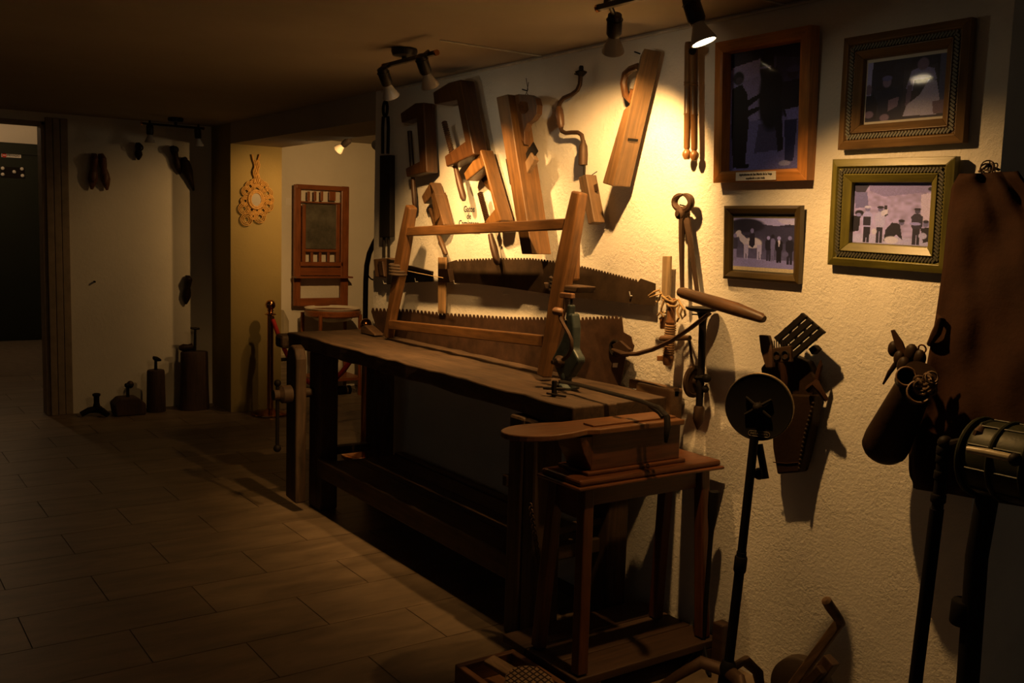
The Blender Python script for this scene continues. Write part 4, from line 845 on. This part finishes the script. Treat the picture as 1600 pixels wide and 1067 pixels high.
for k in range(9):
    x = 1207+3.4*k; MB().tube([W(x, 546, .093), W(x-.8, 531+1.2*abs(k-4)*.3, .093)], .002, 5).build('tooth', M_IRON, cmb)
MB().ring(W(1214, 556, .102), (0, 1, 0), .014, .003, 14, 6).build('boss', M_IRON, cmb, True); MB().ring(W(1227, 555, .102), (0, 1, 0), .014, .003, 14, 6).build('boss', M_IRON, cmb, True)
MB().tube([W(1222, 566, .093), W(1226, 590, .09), W(1226, 612, .085)], [.010, .013, .011], 8).build('handle', M_LEATHER, cmb, True)
wdg = thing('shaving_tool', 'curved dark wooden blade tool leaning out of the left of the sheath', 'tool', W(1197, 575, .08))
px_slab([(1185, 523), (1199, 524), (1206, 548), (1206, 575), (1196, 575), (1188, 548)], .095, .02).build('blade', wood('dark_tool', (.07, .035, .02), (0, 0, 1), .5), wdg, bevel=.004)

# ------------------------------------------------------------------ crank grinder at the bottom
cg = thing('hand_grinder', 'small dark hand grinder with a cranked wooden handle low by the wall', 'grinder', V((-2.0, -.22, 0)))
gd = .2; gc = W(1253, 1072, gd)
MB().lathe(gc+V((0, .02, 0)), (0.25, -1, 0), [(.02, -.01), (.098, 0), (.102, .008), (.102, .045), (.095, .052), (.03, .056), (.02, .07)], 34).build('wheel', plain('grind_iron', (.05, .032, .02), .6, .3), cg, True)
MB().bar(W(1238, 1072, gd+.10), W(1312, 972, gd+.08), .03, .02, (0, 1, 0)).build('crank_arm', wood('crank_wood', (.15, .085, .04), (1, 0, 1), .6), cg, bevel=.004)
MB().tube([W(1315, 974, gd+.07), W(1310, 966, gd+.10), W(1297, 948, gd+.13), W(1291, 938, gd+.15), W(1289, 936, gd+.155)], [.012, .015, .016, .015, .008], 12).build('crank_handle', wood('crank_wood', (.15, .085, .04), (0, 1, .3), .6), cg, True)
MB().bar(W(1270, 1072, gd+.02), W(1300, 1030, gd), .045, .04, (0, 1, 0)).build('clamp_block', wood('dark_tool', (.07, .035, .02), (0, 0, 1), .5), cg, bevel=.004)
MB().bar(W(1250, 1080, gd+.06), W(1285, 1045, gd+.04), .03, .03, (0, 1, 0)).build('bracket', M_IRONB, cg, bevel=.004)
MB().box((gc.x-.06, gc.y-.05, 0), (gc.x+.06, gc.y+.05, .05)).build('base', M_IRONB, cg, bevel=.006); MB().box((gc.x-.03, gc.y-.03, .05), (gc.x+.03, gc.y+.03, gc.z)).build('post', M_IRONB, cg, bevel=.006)

# ------------------------------------------------------------------ leather apron
def cloth_sheet(left, right, rows, depth, mat, name, root, thick=.006, n=26):
    """left,right: pixel polylines (same length) of the two edges from top to bottom"""
    def at(pl, t):
        s = t*(len(pl)-1); i = min(int(s), len(pl)-2); f = s-i; return (pl[i][0]+(pl[i+1][0]-pl[i][0])*f, pl[i][1]+(pl[i+1][1]-pl[i][1])*f)
    b = MB()
    for j in range(rows+1):
        t = j/rows; a, c = at(left, t), at(right, t)
        for i in range(n+1):
            u = i/n; b.v.append(W(a[0]+(c[0]-a[0])*u, a[1]+(c[1]-a[1])*u, max(.02, depth(u, t))))
    for j in range(rows):
        for i in range(n): o = j*(n+1)+i; b.f.append((o, o+1, o+n+2, o+n+1))
    ob = b.build(name, mat, root, True); so = ob.modifiers.new('thickness', 'SOLIDIFY'); so.thickness = thick; so.offset = 0
    return ob
ap = thing('leather_apron', 'large dark brown leather apron hung at the right end of the wall', 'apron', W(1520, 770, .03))
cloth_sheet([(1500, 272), (1488, 292), (1482, 340), (1474, 420), (1462, 500), (1446, 580), (1432, 660), (1424, 720), (1428, 762)],
            [(1590, 268), (1622, 310), (1640, 360), (1645, 420), (1645, 500), (1640, 580), (1630, 660), (1618, 730), (1600, 792)], 30,
            lambda u, t: .05+.010*math.sin(u*7+t*3)+.006*math.sin(u*15-t*6)+.006*math.sin(t*23+u*9)+.007*math.sin(t*11-u*19)+.075*math.sin(min(1, u*1.25)*math.pi*.5)*(.35+.65*t), M_LEATHER, 'body', ap)
tk = MB()
for k in range(7):
    c = W(1538+2.5*k, 262+2*math.sin(k*2), .05); tk.ring(c, (math.sin(k), -1, math.cos(k*2)*.6), .012+.003*(k % 3), .002, 12, 5)
tk.tube([W(1530, 268, .03), W(1545, 258, .05), W(1562, 266, .03)], .004, 6)
tk.build('tie', M_IRONB, ap, True)
MB().tube([W(1466, 492, .06), W(1471, 500, .085), W(1463, 520, .09), W(1452, 538, .07)], [.006, .012, .014, .008], 8).build('edge_roll', M_LEATHER, ap, True)
# leather quiver
qv = thing('leather_quiver', 'dark leather cylinder holder tied at the mouth, hung slanting before the apron', 'leather holder', W(1380, 722, .08))
q0, q1 = W(1440, 580, .20), W(1379, 705, .12); qa = (q1-q0).normalized(); qu = V((0, 1, 0)); qu = (qu-qa*qu.dot(qa)).normalized(); qv_ = qa.cross(qu)
secs = []
for t, r in ((0, .046), (.1, .05), (.5, .062), (.85, .072), (.95, .070), (1.0, .060), (1.01, .01)): secs.append((q0.lerp(q1, t), qu*r, qv_*r*.95))
MB().loft(secs, 22).build('body', M_LEATHD, qv, True)
for px_, py_, d_r, rr in ((1416, 588, .27, .028), (1436, 612, .27, .033)):
    c = W(px_, py_, d_r); nr = ((CAM-c).normalized()+V((.2, 0, .25))).normalized()
    cu = MB(); k = 18; cu.loft([(c-nr*.06, nr.orthogonal().normalized()*rr*.8, nr.cross(nr.orthogonal()).normalized()*rr*.8), (c-nr*.0, nr.orthogonal().normalized()*rr, nr.cross(nr.orthogonal()).normalized()*rr), (c-nr*.004, nr.orthogonal().normalized()*rr*.82, nr.cross(nr.orthogonal()).normalized()*rr*.82), (c-nr*.05, nr.orthogonal().normalized()*rr*.7, nr.cross(nr.orthogonal()).normalized()*rr*.7)], 18)
    hc = cu.build('horn_cup', M_LEATHD, qv, True); MB().ring(c, nr, rr*.93, .0035, 22, 6).build('cup_rim', plain('horn_rim', (.16, .09, .045), .5), hc, True)
tw = MB()
for k in range(12):
    c = W(1446+10*math.sin(k*1.3), 590+4*math.cos(k*2.1)+1.8*k, .27+.01*math.sin(k)); tw.ring(c, (math.sin(k*1.7), -1, math.cos(k)), .016, .0035, 12, 5)
tw.build('twisted_cord', plain('dark_cord', (.13, .075, .035), .8), qv, True)
px_slab([(1391, 516), (1396, 515), (1409, 534), (1419, 560), (1408, 562), (1398, 540)], .15, .008).build('leather_tongue', M_LEATHER, qv, bevel=.002)
MB().tube([W(1400, 568, .14), W(1390, 582, .145), W(1380, 600, .14)], [.008, .007, .003], 8).build('leather_thong', M_LEATHD, qv, True)
for c, r in (((1396, 545, .13), .022), ((1424, 552, .15), .026), ((1437, 560, .15), .024), ((1412, 572, .17), .026), ((1405, 560, .15), .022)):
    p = W(*c); MB().ball(p, r, 12, (.8, .6, 1.1)).build('crumpled_flap', M_LEATHD, qv, True)
MB().ring(W(1441, 545, .15), (0, 1, .2), .012, .0025, 14, 6).build('buckle', M_BRASS, qv, True)
# second dark leather piece under the apron's left edge
l2 = thing('leather_legging', 'dark leather legging hanging low between quiver and apron', 'legging', W(1440, 768, .03))
cloth_sheet([(1440, 590), (1428, 640), (1421, 690), (1421, 740), (1432, 764)], [(1470, 600), (1478, 650), (1482, 700), (1484, 740), (1480, 772)], 14, lambda u, t: .028+.01*math.sin(u*math.pi), M_LEATHD, 'body', l2)

# ------------------------------------------------------------------ pump machine on poles at the right
pm = thing('pump_sprayer', 'green metal drum machine with pale lever on a thick dark pole', 'machine', V((-1.35, -.33, 0)))
pd = .33
MB().tube([V((W(1540, 790, pd).x, -pd, .0)), W(1526, 870, pd), W(1540, 790, pd), W(1548, 745, pd)], .028, 14).build('post', M_BLACK, pm, True)
MB().lathe(W(1504, 975, pd), (.04, 0, 1), [(.031, 0), (.034, .005), (.034, .06), (.031, .065)], 16).build('post_collar', M_BLACK, pm, True)
db0, db1 = W(1528, 712, pd), W(1690, 745, pd+.02); dba = (db1-db0).normalized(); Ld = (db1-db0).length
R0 = .095
drum = MB().lathe(db0, dba, [(.03, -.012), (R0*.75, -.008), (R0*.96, .012), (R0, .04), (R0*1.02, Ld*.5), (R0, Ld-.04), (R0*.9, Ld-.01), (.03, Ld)], 32).build('drum', M_GREENM, pm, True)
for t in (.03, .34, .66, .95): MB().ring(db0+dba*Ld*t, dba, R0*1.02, .007, 32, 8).build('hoop', M_GREENM, drum, True)
for k in range(10):
    t = 2*math.pi*k/10; u = dba.orthogonal().normalized(); v = dba.cross(u); e = (u*math.cos(t)+v*math.sin(t))*R0*1.02
    MB().tube([db0+dba*.03+e, db0+dba*(Ld-.03)+e], .003, 6).build('rib', M_GREENM, drum)
MB().tube([W(1512, 702, pd+.13), W(1540, 707, pd+.13), W(1582, 716, pd+.13)], [.009, .0105, .010], 10).build('lever', plain('pale_grip', (.42, .36, .24), .3, 0, .1), pm, True)
MB().ball(W(1586, 718, pd+.13), .016).build('lever_knob', M_IRON, pm, True)
MB().tube([W(1532, 681, pd+.06), W(1556, 684, pd+.06)], .008, 8).build('top_valve', M_BRASS, pm, True); MB().tube([W(1524, 688, pd+.06), W(1530, 676, pd+.06), W(1536, 668, pd+.04)], [.012, .014, .010], 8).build('cock', M_IRONB, pm, True)
MB().tube([W(1530, 676, pd+.04), W(1536, 664, pd+.03), W(1550, 660, pd)], .008, 8).build('pipe', M_GREENM, pm, True)
MB().tube([W(1483, 697, pd), W(1490, 693, pd), W(1500, 690, pd+.02), W(1522, 690, pd+.04)], [.014, .012, .010, .012], 8).build('linkage', M_IRON, pm, True)
MB().tube([W(1508, 677, pd+.05), W(1514, 676, pd+.05), W(1524, 678, pd+.05)], .0018, 6).build('red_wire', M_RED, pm, True)
MB().tube([W(1512, 700, pd+.06), W(1506, 712, pd+.05), W(1512, 726, pd+.03)], .008, 8).build('bracket', M_GREENM, pm, True)
pp_ = thing('standing_pole', 'slim black standing pole with ringed collars left of the drum machine', 'pole', V((-1.48, -pd, 0)))
pt0 = W(1476, 690, pd); pb0 = W(1430, 1067, pd); da = (pb0-pt0).normalized(); pend = pt0+da*((pt0.z-.0)/-da.z)
MB().tube([pt0, W(1464, 800, pd)], .0155, 12).build('upper_tube', M_BLACK, pp_, True); MB().tube([W(1464, 795, pd), pend], .0185, 12).build('lower_tube', M_BLACK, pp_, True)
for q, r in (((1474.5, 704), .019), ((1473, 716), .018), ((1470, 742), .018), ((1466, 778), .02)):
    MB().lathe(W(*q, pd), da, [(r-.002, -.012), (r, -.009), (r, .009), (r-.002, .012)], 14).build('collar', M_BLACK, pp_, True)
MB().ball(W(1477, 692, pd), .02).build('cap', M_IRON, pp_, True)
bx_ = MB().box((-1.36, -.12, .72), (-1.22, .0, .86)); 

# ------------------------------------------------------------------ far wall: lasts, shoes, cobbler's stands
def sole_loft(name, mat, root, p0, p1, side, nrm, ws, hs_):
    """shoe-like body along p0-p1: ws half widths, hs_ heights"""
    k = len(ws); secs = []
    for i in range(k):
        c = p0.lerp(p1, i/(k-1)); secs.append((c+nrm*hs_[i]/2, side*ws[i], nrm*hs_[i]/2))
    return MB().loft(secs, 14).build(name, mat, root, True)
XP = V((1, 0, 0)); YP = V((0, 1, 0))
def last(label, pxs, name='shoe_last', cat='shoe last', mat=None, group=None, part='body', heel=True, ws=None):
    p0, p1 = B(*pxs[0], .02), B(*pxs[1], .02); d = (p1-p0).normalized(); side = d.cross(XP).normalized()
    root = thing(name, label, cat, V((XB, p1.y, min(p0.z, p1.z))), group)
    wpx = (B(pxs[2], 0 if False else 250, .02)-B(0, 250, .02)).y if len(pxs) > 2 else .05
    hw = wpx/2; W_ = ws or (.5, .85, .8, .7, .95, 1.0, .7, .25)
    sole_loft(part, mat, root, p0, p1, side, XP, [hw*q for q in W_], [.05, .09, .08, .06, .055, .05, .04, .02]); return root, p0, p1, side, hw
lw = wood('last_wood', (.16, .06, .028), (0, 0, 1), .5)
r, p0, p1, sd, hw = last('left wooden shoe last of the pair on the far wall', ((146, 240), (143, 296), 17), mat=lw, group='wooden shoe lasts')
MB().ball(p0.lerp(p1, .62)+XP*.045, .035, 12, (.4, .7, 1.6)).build('instep', lw, r, True)
r, p0, p1, sd, hw = last('right wooden shoe last of the pair on the far wall', ((156, 240), (167, 297), 17), mat=lw, group='wooden shoe lasts')
MB().ball(p0.lerp(p1, .66)+XP*.045, .035, 12, (.4, .7, 1.6)).build('instep', lw, r, True)
r, p0, p1, sd, hw = last('small black shoe hung high between the shoe lasts and the boots', ((214, 223), (216, 250), 14), 'old_shoe', 'shoe', M_LEATHD)
MB().ring(p0.lerp(p1, .3)+XP*.075, XP, .025, .006, 14, 6, 1.0).build('collar', M_LEATHD, r, True)
r, p0, p1, sd, hw = last('black shoe sole upward, left of the two old shoes near the corner', ((267, 228), (281, 272), 15), 'old_shoe', 'shoe', M_LEATHD)
MB().ball(p0.lerp(p1, .15)+XP*.09, .03, 10, (.4, 1, 1)).build('heel', M_IRON, r, True)
r, p0, p1, sd, hw = last('pointed black shoe, right of the two old shoes near the corner', ((284, 246), (302, 298), 20), 'old_shoe', 'shoe', M_LEATHD, ws=(.4, .8, .95, 1.0, .75, .5, .35, .15))
MB().ball(B(289, 249, .09), .022, 10).build('tongue', M_LEATHD, r, True)
r, p0, p1, sd, hw = last('single dark leather sole hung low on the far wall near the corner', ((292, 430), (290, 475), 16), 'shoe_sole', 'sole', M_LEATHD)
MB().ball(p0.lerp(p1, .15)+XP*.07, .028, 10, (.5, 1, 1)).build('heel', M_LEATHD, r, True)
nl = B(147, 440, 0); tag(MB().tube([nl, nl+XP*.03], .008, 8).build('wall_hook', M_IRON, smooth=True), 'small nail sticking out of the bare far wall', 'nail')
# stands on the floor in front of the far wall
def fpt(px, py, x): p = X(px, py, x); return V((p.x, p.y, 0))
c = fpt(151, 636, -8.36)
cs = thing('cobbler_anvil', 'low black iron cobbler anvil with three feet on the floor', 'anvil', c)
MB().lathe(c+V((0, 0, .03)), (0, 0, 1), [(.03, 0), (.028, .05), (.022, .08), (.022, .13), (.03, .135), (.032, .15), (.02, .156)], 14).build('stem', M_IRON, cs, True)
for a_ in (180, 300, 60):
    dx, dy = math.cos(math.radians(a_+90)), math.sin(math.radians(a_+90)); MB().tube([c+V((0, 0, .055)), c+V((dx*.06, dy*.06, .05)), c+V((dx*.12, dy*.12, .022))], [.03, .026, .022], 10).build('foot', M_IRON, cs, True)
def anvil_foot(root, base, h, sole_len, tilt=0, m=M_IRON):
    MB().tube([base, base+V((0, 0, h*.5)), base+V((0, 0, h))], [.014, .013, .012], 8).build('iron_stem', m, root, True)
    t = base+V((0, 0, h)); d = V((0, math.cos(tilt), math.sin(tilt)))
    secs = []
    for k_, ww, hh in ((-.35, .5, .012), (-.2, .9, .018), (.1, .7, .02), (.4, 1.0, .02), (.75, .9, .014), (1.0, .4, .008)):
        secs.append((t+d*sole_len*(k_-.1), XP*.034*ww, V((0, 0, hh))))
    MB().loft(secs, 12).build('iron_foot', m, root, True)
logm = wood('log_wood', (.055, .028, .017), (0, 0, 1), .8, .4)
c = fpt(201, 640, -8.33); bk = thing('cobbler_block', 'low faceted wooden block holding a small iron shoe foot', 'cobbler block', c)
MB().prism([(c.x-.09, c.y-.115, 0), (c.x-.09, c.y+.12, 0), (c.x-.09, c.y+.12, .09), (c.x-.09, c.y+.06, .145), (c.x-.09, c.y-.08, .145), (c.x-.09, c.y-.13, .10)], (.18, 0, 0)).build('block', logm, bk, bevel=.012)
anvil_foot(bk, c+V((0, -.005, .14)), .10, .05, 0)
MB().ball(c+V((0, .015, .245)), .032, 12, (.7, .9, 1.0)).build('iron_heel', M_IRONB, bk, True)
c = fpt(244, 633, -8.36); lg_ = thing('cobbler_log', 'narrow upright log holding an iron shoe foot, left of the stump', 'log', c)
MB().lathe(c, (0, 0, 1), [(.074, 0), (.078, .01), (.074, .2), (.072, .335), (.066, .35), (.06, .352)], 18).build('log', logm, lg_, True)
anvil_foot(lg_, c+V((0, 0, .345)), .10, .05, -.3)
c = fpt(304, 634, -8.33); sp_ = thing('tree_stump', 'tall thick upright stump with a hammer and shoe on top in the corner', 'stump', c)
prof = []; b = MB(); secs = []
for z, r in ((0, .125), (.02, .125), (.2, .118), (.4, .115), (.485, .113), (.495, .108)): secs.append((c+V((0, 0, z)), V((r*.8, 0, 0)), V((0, r, 0))))
b.loft(secs, 18).build('stump', logm, sp_, True)
hm = thing('cobbler_hammer', 'iron hammer standing handle up on the tall stump', 'hammer', c+V((0, .0, .495)))
MB().tube([c+V((0, .005, .50)), c+V((0, .01, .69))], [.013, .010], 8).build('shaft', M_IRON, hm, True)
MB().tube([c+V((0, -.03, .695)), c+V((0, .01, .69)), c+V((0, .045, .688))], [.008, .012, .008], 8).build('head', M_IRON, hm, True)
so_ = thing('iron_shoe_form', 'small rounded iron shoe form lying on the tall stump', 'shoe form', c+V((0, -.06, .495)))
MB().tube([c+V((0, -.125, .53)), c+V((0, -.09, .53)), c+V((0, -.05, .53)), c+V((0, -.015, .535))], [.018, .034, .028, .032], 12).build('form', M_LEATHD, so_, True)

# ------------------------------------------------------------------ straw mirror on the jamb
def J(px, py, d=.01): return X(px, py, XJ+d)
sm = thing('straw_mirror', 'golden looped straw ornament with an oval mirror on the jamb wall', 'ornament', J(400, 350, 0))
mc = J(400, 312, .02)
MB().loft([(mc, YP*.048, V((0, 0, .062))), (mc+XP*.008, YP*.046, V((0, 0, .060)))], 26).build('oval_mirror', plain('mirror_glass', (.75, .70, .60), .12, .6, .05, 3, 0), sm, True)
MB().ring(mc+XP*.006, XP, .06, .009, 28, 8, .80, (0, 1, 0)).build('mirror_rim', M_STRAW, sm, True)
def coil(px, py, r, turns=3):
    b = MB(); c = J(px, py, .018)
    for k in range(turns):
        rr = r*(1-.28*k)
        if rr > .006: b.ring(c, XP, rr, .0042, 18, 6)
    return b.build('straw_loop', M_STRAW, sm, True)
for q in ((385, 299, .040), (391, 291, .040), (398, 286, .035), (406, 287, .038), (412, 292, .042), (418, 302, .045), (421, 312, .038), (419, 322, .045), (411, 329, .042), (402, 329, .030), (393, 328, .034), (383, 314, .036), (381, 326, .046), (385, 343, .050), (406, 339, .050), (396, 338, .028)): coil(*q)
for i in range(5):
    pth = [J(397+1.8*i+1.2*math.sin(k*1.1+i*1.4), 286-k*3.6, .02+.006*math.cos(k*1.1+i*1.4)) for k in range(11)]
    if i in (0, 4): pth.append(J(394 if i == 0 else 406, 241, .02))
    MB().tube(pth, .007, 6).build('straw_plait', M_STRAW, sm, True)
MB().ring(mc+XP*.004, XP, .075, .010, 28, 8, .85, (0, 1, 0)).build('straw_wreath', M_STRAW, sm, True)

# ------------------------------------------------------------------ washstand in the alcove
WS = (.30, .095, .028); xw = X2+.07
ws_ = thing('washstand', 'reddish wooden washstand with mirror back and enamel basin in the alcove', 'washstand', V((X2+.25, 1.15, 0)))
wZ = wood('washstand_wood', WS, (0, 0, 1), .35, .3); wY = wood('washstand_wood', WS, (0, 1, 0), .35, .3)
A = lambda px, py: X(px, py, xw)
def rect(px0, py0, px1, py1, t=.03, f=0.0, name='rail', mat=None, bev=.003):
    a, b_ = A(px0, py0), A(px1, py1); return MB().box((xw-t/2+f, min(a.y, b_.y), min(a.z, b_.z)), (xw+t/2+f, max(a.y, b_.y), max(a.z, b_.z))).build(name, mat or wY, ws_, bevel=bev)
rect(459, 288, 469, 478, name='stile', mat=wZ, bev=.008); rect(533, 291, 543, 478, name='stile', mat=wZ, bev=.008)
rect(462, 287.5, 541, 299, .034, .002, 'top_rail', bev=.008); rect(468, 314, 534, 319, .026); rect(472, 389, 528, 394, .026); rect(467, 409, 535, 416, .03); rect(467, 418, 535, 430, .022, 0, 'panel'); rect(466, 466, 536, 477, .026)
rect(472, 319, 477, 410, .022, 0, 'mirror_stile', wZ); rect(525, 319, 530, 410, .022, 0, 'mirror_stile', wZ)
for x in (480, 490, 500.5, 514): rect(x, 299, x+4 if x != 514 else x+10, 314, .018, 0, 'spindle', wZ)
for x in (485, 498, 511): rect(x, 394, x+4, 409, .016, 0, 'spindle', wZ)
a, b_ = A(477, 319), A(525, 389)
MB().box((xw-.006, a.y, b_.z), (xw+.004, b_.y, a.z)).build('mirror', plain('old_mirror', (.22, .20, .15), .22, .5, .6, 7, 0), ws_)
a, b_ = A(457, 432), A(545, 432); MB().box((xw-.02, a.y, a.z-.012), (xw+.10, b_.y, a.z+.004)).build('shelf', wY, ws_, bevel=.003)
bx_c = V((xw+.26, 1.165, .815)); rb = .255
MB().lathe(bx_c+V((0, 0, -.075)), (0, 0, 1), [(rb*1.0, 0), (rb*1.04, .01), (rb*1.04, .05), (rb*1.0, .06)], 36).build('basin_ring', wY, ws_, True)
MB().lathe(bx_c+V((0, 0, -.13)), (0, 0, 1), [(.08, 0), (.17, .02), (.235, .09), (.262, .13), (.268, .135), (.262, .138), (.23, .10), (.16, .035), (.02, .02)], 36).build('basin', M_ENAMEL, ws_, True)
for dx, dy in ((-.2, -.22), (-.2, .22), (.17, -.20), (.17, .20)):
    p = bx_c+V((dx, dy, -.05)); MB().tube([p, p+V((0, 0, -.3)), V((p.x+.01, p.y*1.0, 0))], [.020, .016, .018], 10).build('leg', wZ, ws_, True)
for z in (.14, .5):
    MB().box((bx_c.x-.215, bx_c.y-.23, z), (bx_c.x+.185, bx_c.y+.23, z+.03)).build('lower_shelf', wY, ws_, bevel=.004) if z == .14 else MB().bar((bx_c.x+.17, bx_c.y-.2, z), (bx_c.x+.17, bx_c.y+.2, z), .02, .03).build('cross_rail', wY, ws_)
ca, cb_ = X(446, 309, X2+.004), X(455, 321, X2+.004)
cdo = MB().box((X2+.001, ca.y, cb_.z), (X2+.005, cb_.y, ca.z)).build('wall_card', M_PAPER)
tag(cdo, 'small blank white card on the alcove wall left of the washstand mirror', 'card')
# white jug on lower shelf and pale tall can beside
jg = thing('water_jug', 'cream enamel jug on the low shelf of the washstand', 'jug', bx_c+V((0, 0, -.645)))
jb = V((bx_c.x, bx_c.y, .172)); MB().lathe(jb, (0, 0, 1), [(.06, 0), (.075, .01), (.10, .09), (.09, .18), (.055, .25), (.05, .29), (.065, .32), (.06, .325), (.045, .29), (.04, .2)], 22).build('body', M_ENAMEL, jg, True)
MB().tube([jb+V((.05, 0, .29)), jb+V((.12, 0, .28)), jb+V((.14, 0, .2)), jb+V((.095, 0, .12))], .009, 8).build('handle', M_ENAMEL, jg, True)
cc = V((-8.72, .60, 0)); cn_ = thing('pale_chest', 'pale slatted wooden seat beside the washstand behind the red rope', 'chair', cc)
pw = wood('pale_paint', (.42, .36, .24), (0, 0, 1), .6, .2)
pa = X(457, 478, -8.62)
MB().prism([(-8.66, .50, .42), (-8.66, .75, .42), (-8.66, .75, .70), (-8.66, .70, .80), (-8.66, .56, .835), (-8.66, .50, .83)], (.02, 0, 0)).build('backrest', pw, cn_, bevel=.006)
MB().box((-8.66, .50, .40), (-8.36, .77, .43)).build('seat', pw, cn_, bevel=.006)
for xx in (-8.64, -8.39):
    for yy in (.53, .74): MB().bar((xx, yy, 0), (xx, yy, .40), .035, .035).build('leg', pw, cn_)
MB().box((-8.64, .52, .06), (-8.40, .76, .36)).build('crate', wood('pale_crate', (.30, .23, .15), (0, 1, 0), .7, .3), cn_, bevel=.004)

# ------------------------------------------------------------------ stanchions and rope
def stanchion(label, c, h):
    root = thing('stanchion', label, 'stanchion', c, 'copper rope stanchions')
    MB().lathe(c, (0, 0, 1), [(.155, 0), (.16, .006), (.158, .016), (.14, .024), (.05, .036), (.03, .05)], 36).build('base', M_BRASS, root, True)
    MB().tube([c+V((0, 0, .045)), c+V((0, 0, h-.12))], .026, 20).build('pole', M_BRASS, root, True)
    MB().lathe(c+V((0, 0, h-.13)), (0, 0, 1), [(.028, 0), (.046, .006), (.046, .012), (.026, .02), (.02, .03), (.028, .045), (.02, .055)], 24).build('collar', M_BRASS, root, True)
    MB().ball(c+V((0, 0, h-.042)), .042, 20).build('ball', M_BRASS, root, True)
    MB().ring(c+V((.05, -.005, h-.135)), (0, 1, 0), .014, .004, 14, 6).build('rope_ring', M_BRASS, root, True)
    return root
s1 = V((-7.83, .26, 0)); s2 = V((-6.12, .29, 0))
stanchion('copper rope stanchion with ball top beside the ornament jamb', s1, .965); stanchion('copper rope stanchion partly hidden behind the far end of the workbench', s2, .965)
rpt = []
for i in range(21):
    t = i/20; p = (s1+V((.06, 0, .80))).lerp(s2+V((-.06, 0, .80)), t); p.z -= .42*(1-(2*t-1)**2); rpt.append(p)
rr = thing('barrier_rope', 'red velvet barrier rope slung between the copper stanchions', 'rope', rpt[10])
MB().tube(rpt, .018, 10).build('rope', M_RED, rr, True)
for e in (rpt[0], rpt[-1]): MB().tube([e, e+V((0, 0, .03))], .010, 8).build('hook', M_BRASS, rr, True)
# curved shaft in the alcove near the wall edge
cu_ = thing('curved_shaft', 'dark curved wooden shaft standing in the alcove by the wall edge', 'shaft', X(572, 640, -6.6))
cu_.location.z = 0; cu_['_o'] = tuple(cu_.location)
xs = -6.6
pth = [X(x, y, xs) for x, y in ((592, 366), (584, 380), (577, 396), (573, 415), (571.5, 440), (571, 470), (570.5, 520))]; pth.append(V((pth[-1].x, pth[-1].y, 0)))
MB().tube(pth, .020, 10).build('shaft', wood('shaft_wood', (.05, .026, .014), (0, 0, 1), .5), cu_, True)
MB().tube([X(x, y, xs) for x, y in ((573, 425), (576, 432), (580, 436), (586, 438))], .006, 6).build('wire', M_IRON, cu_, True)
for o in list(bpy.data.objects):
    if '_o' in o: del o['_o']
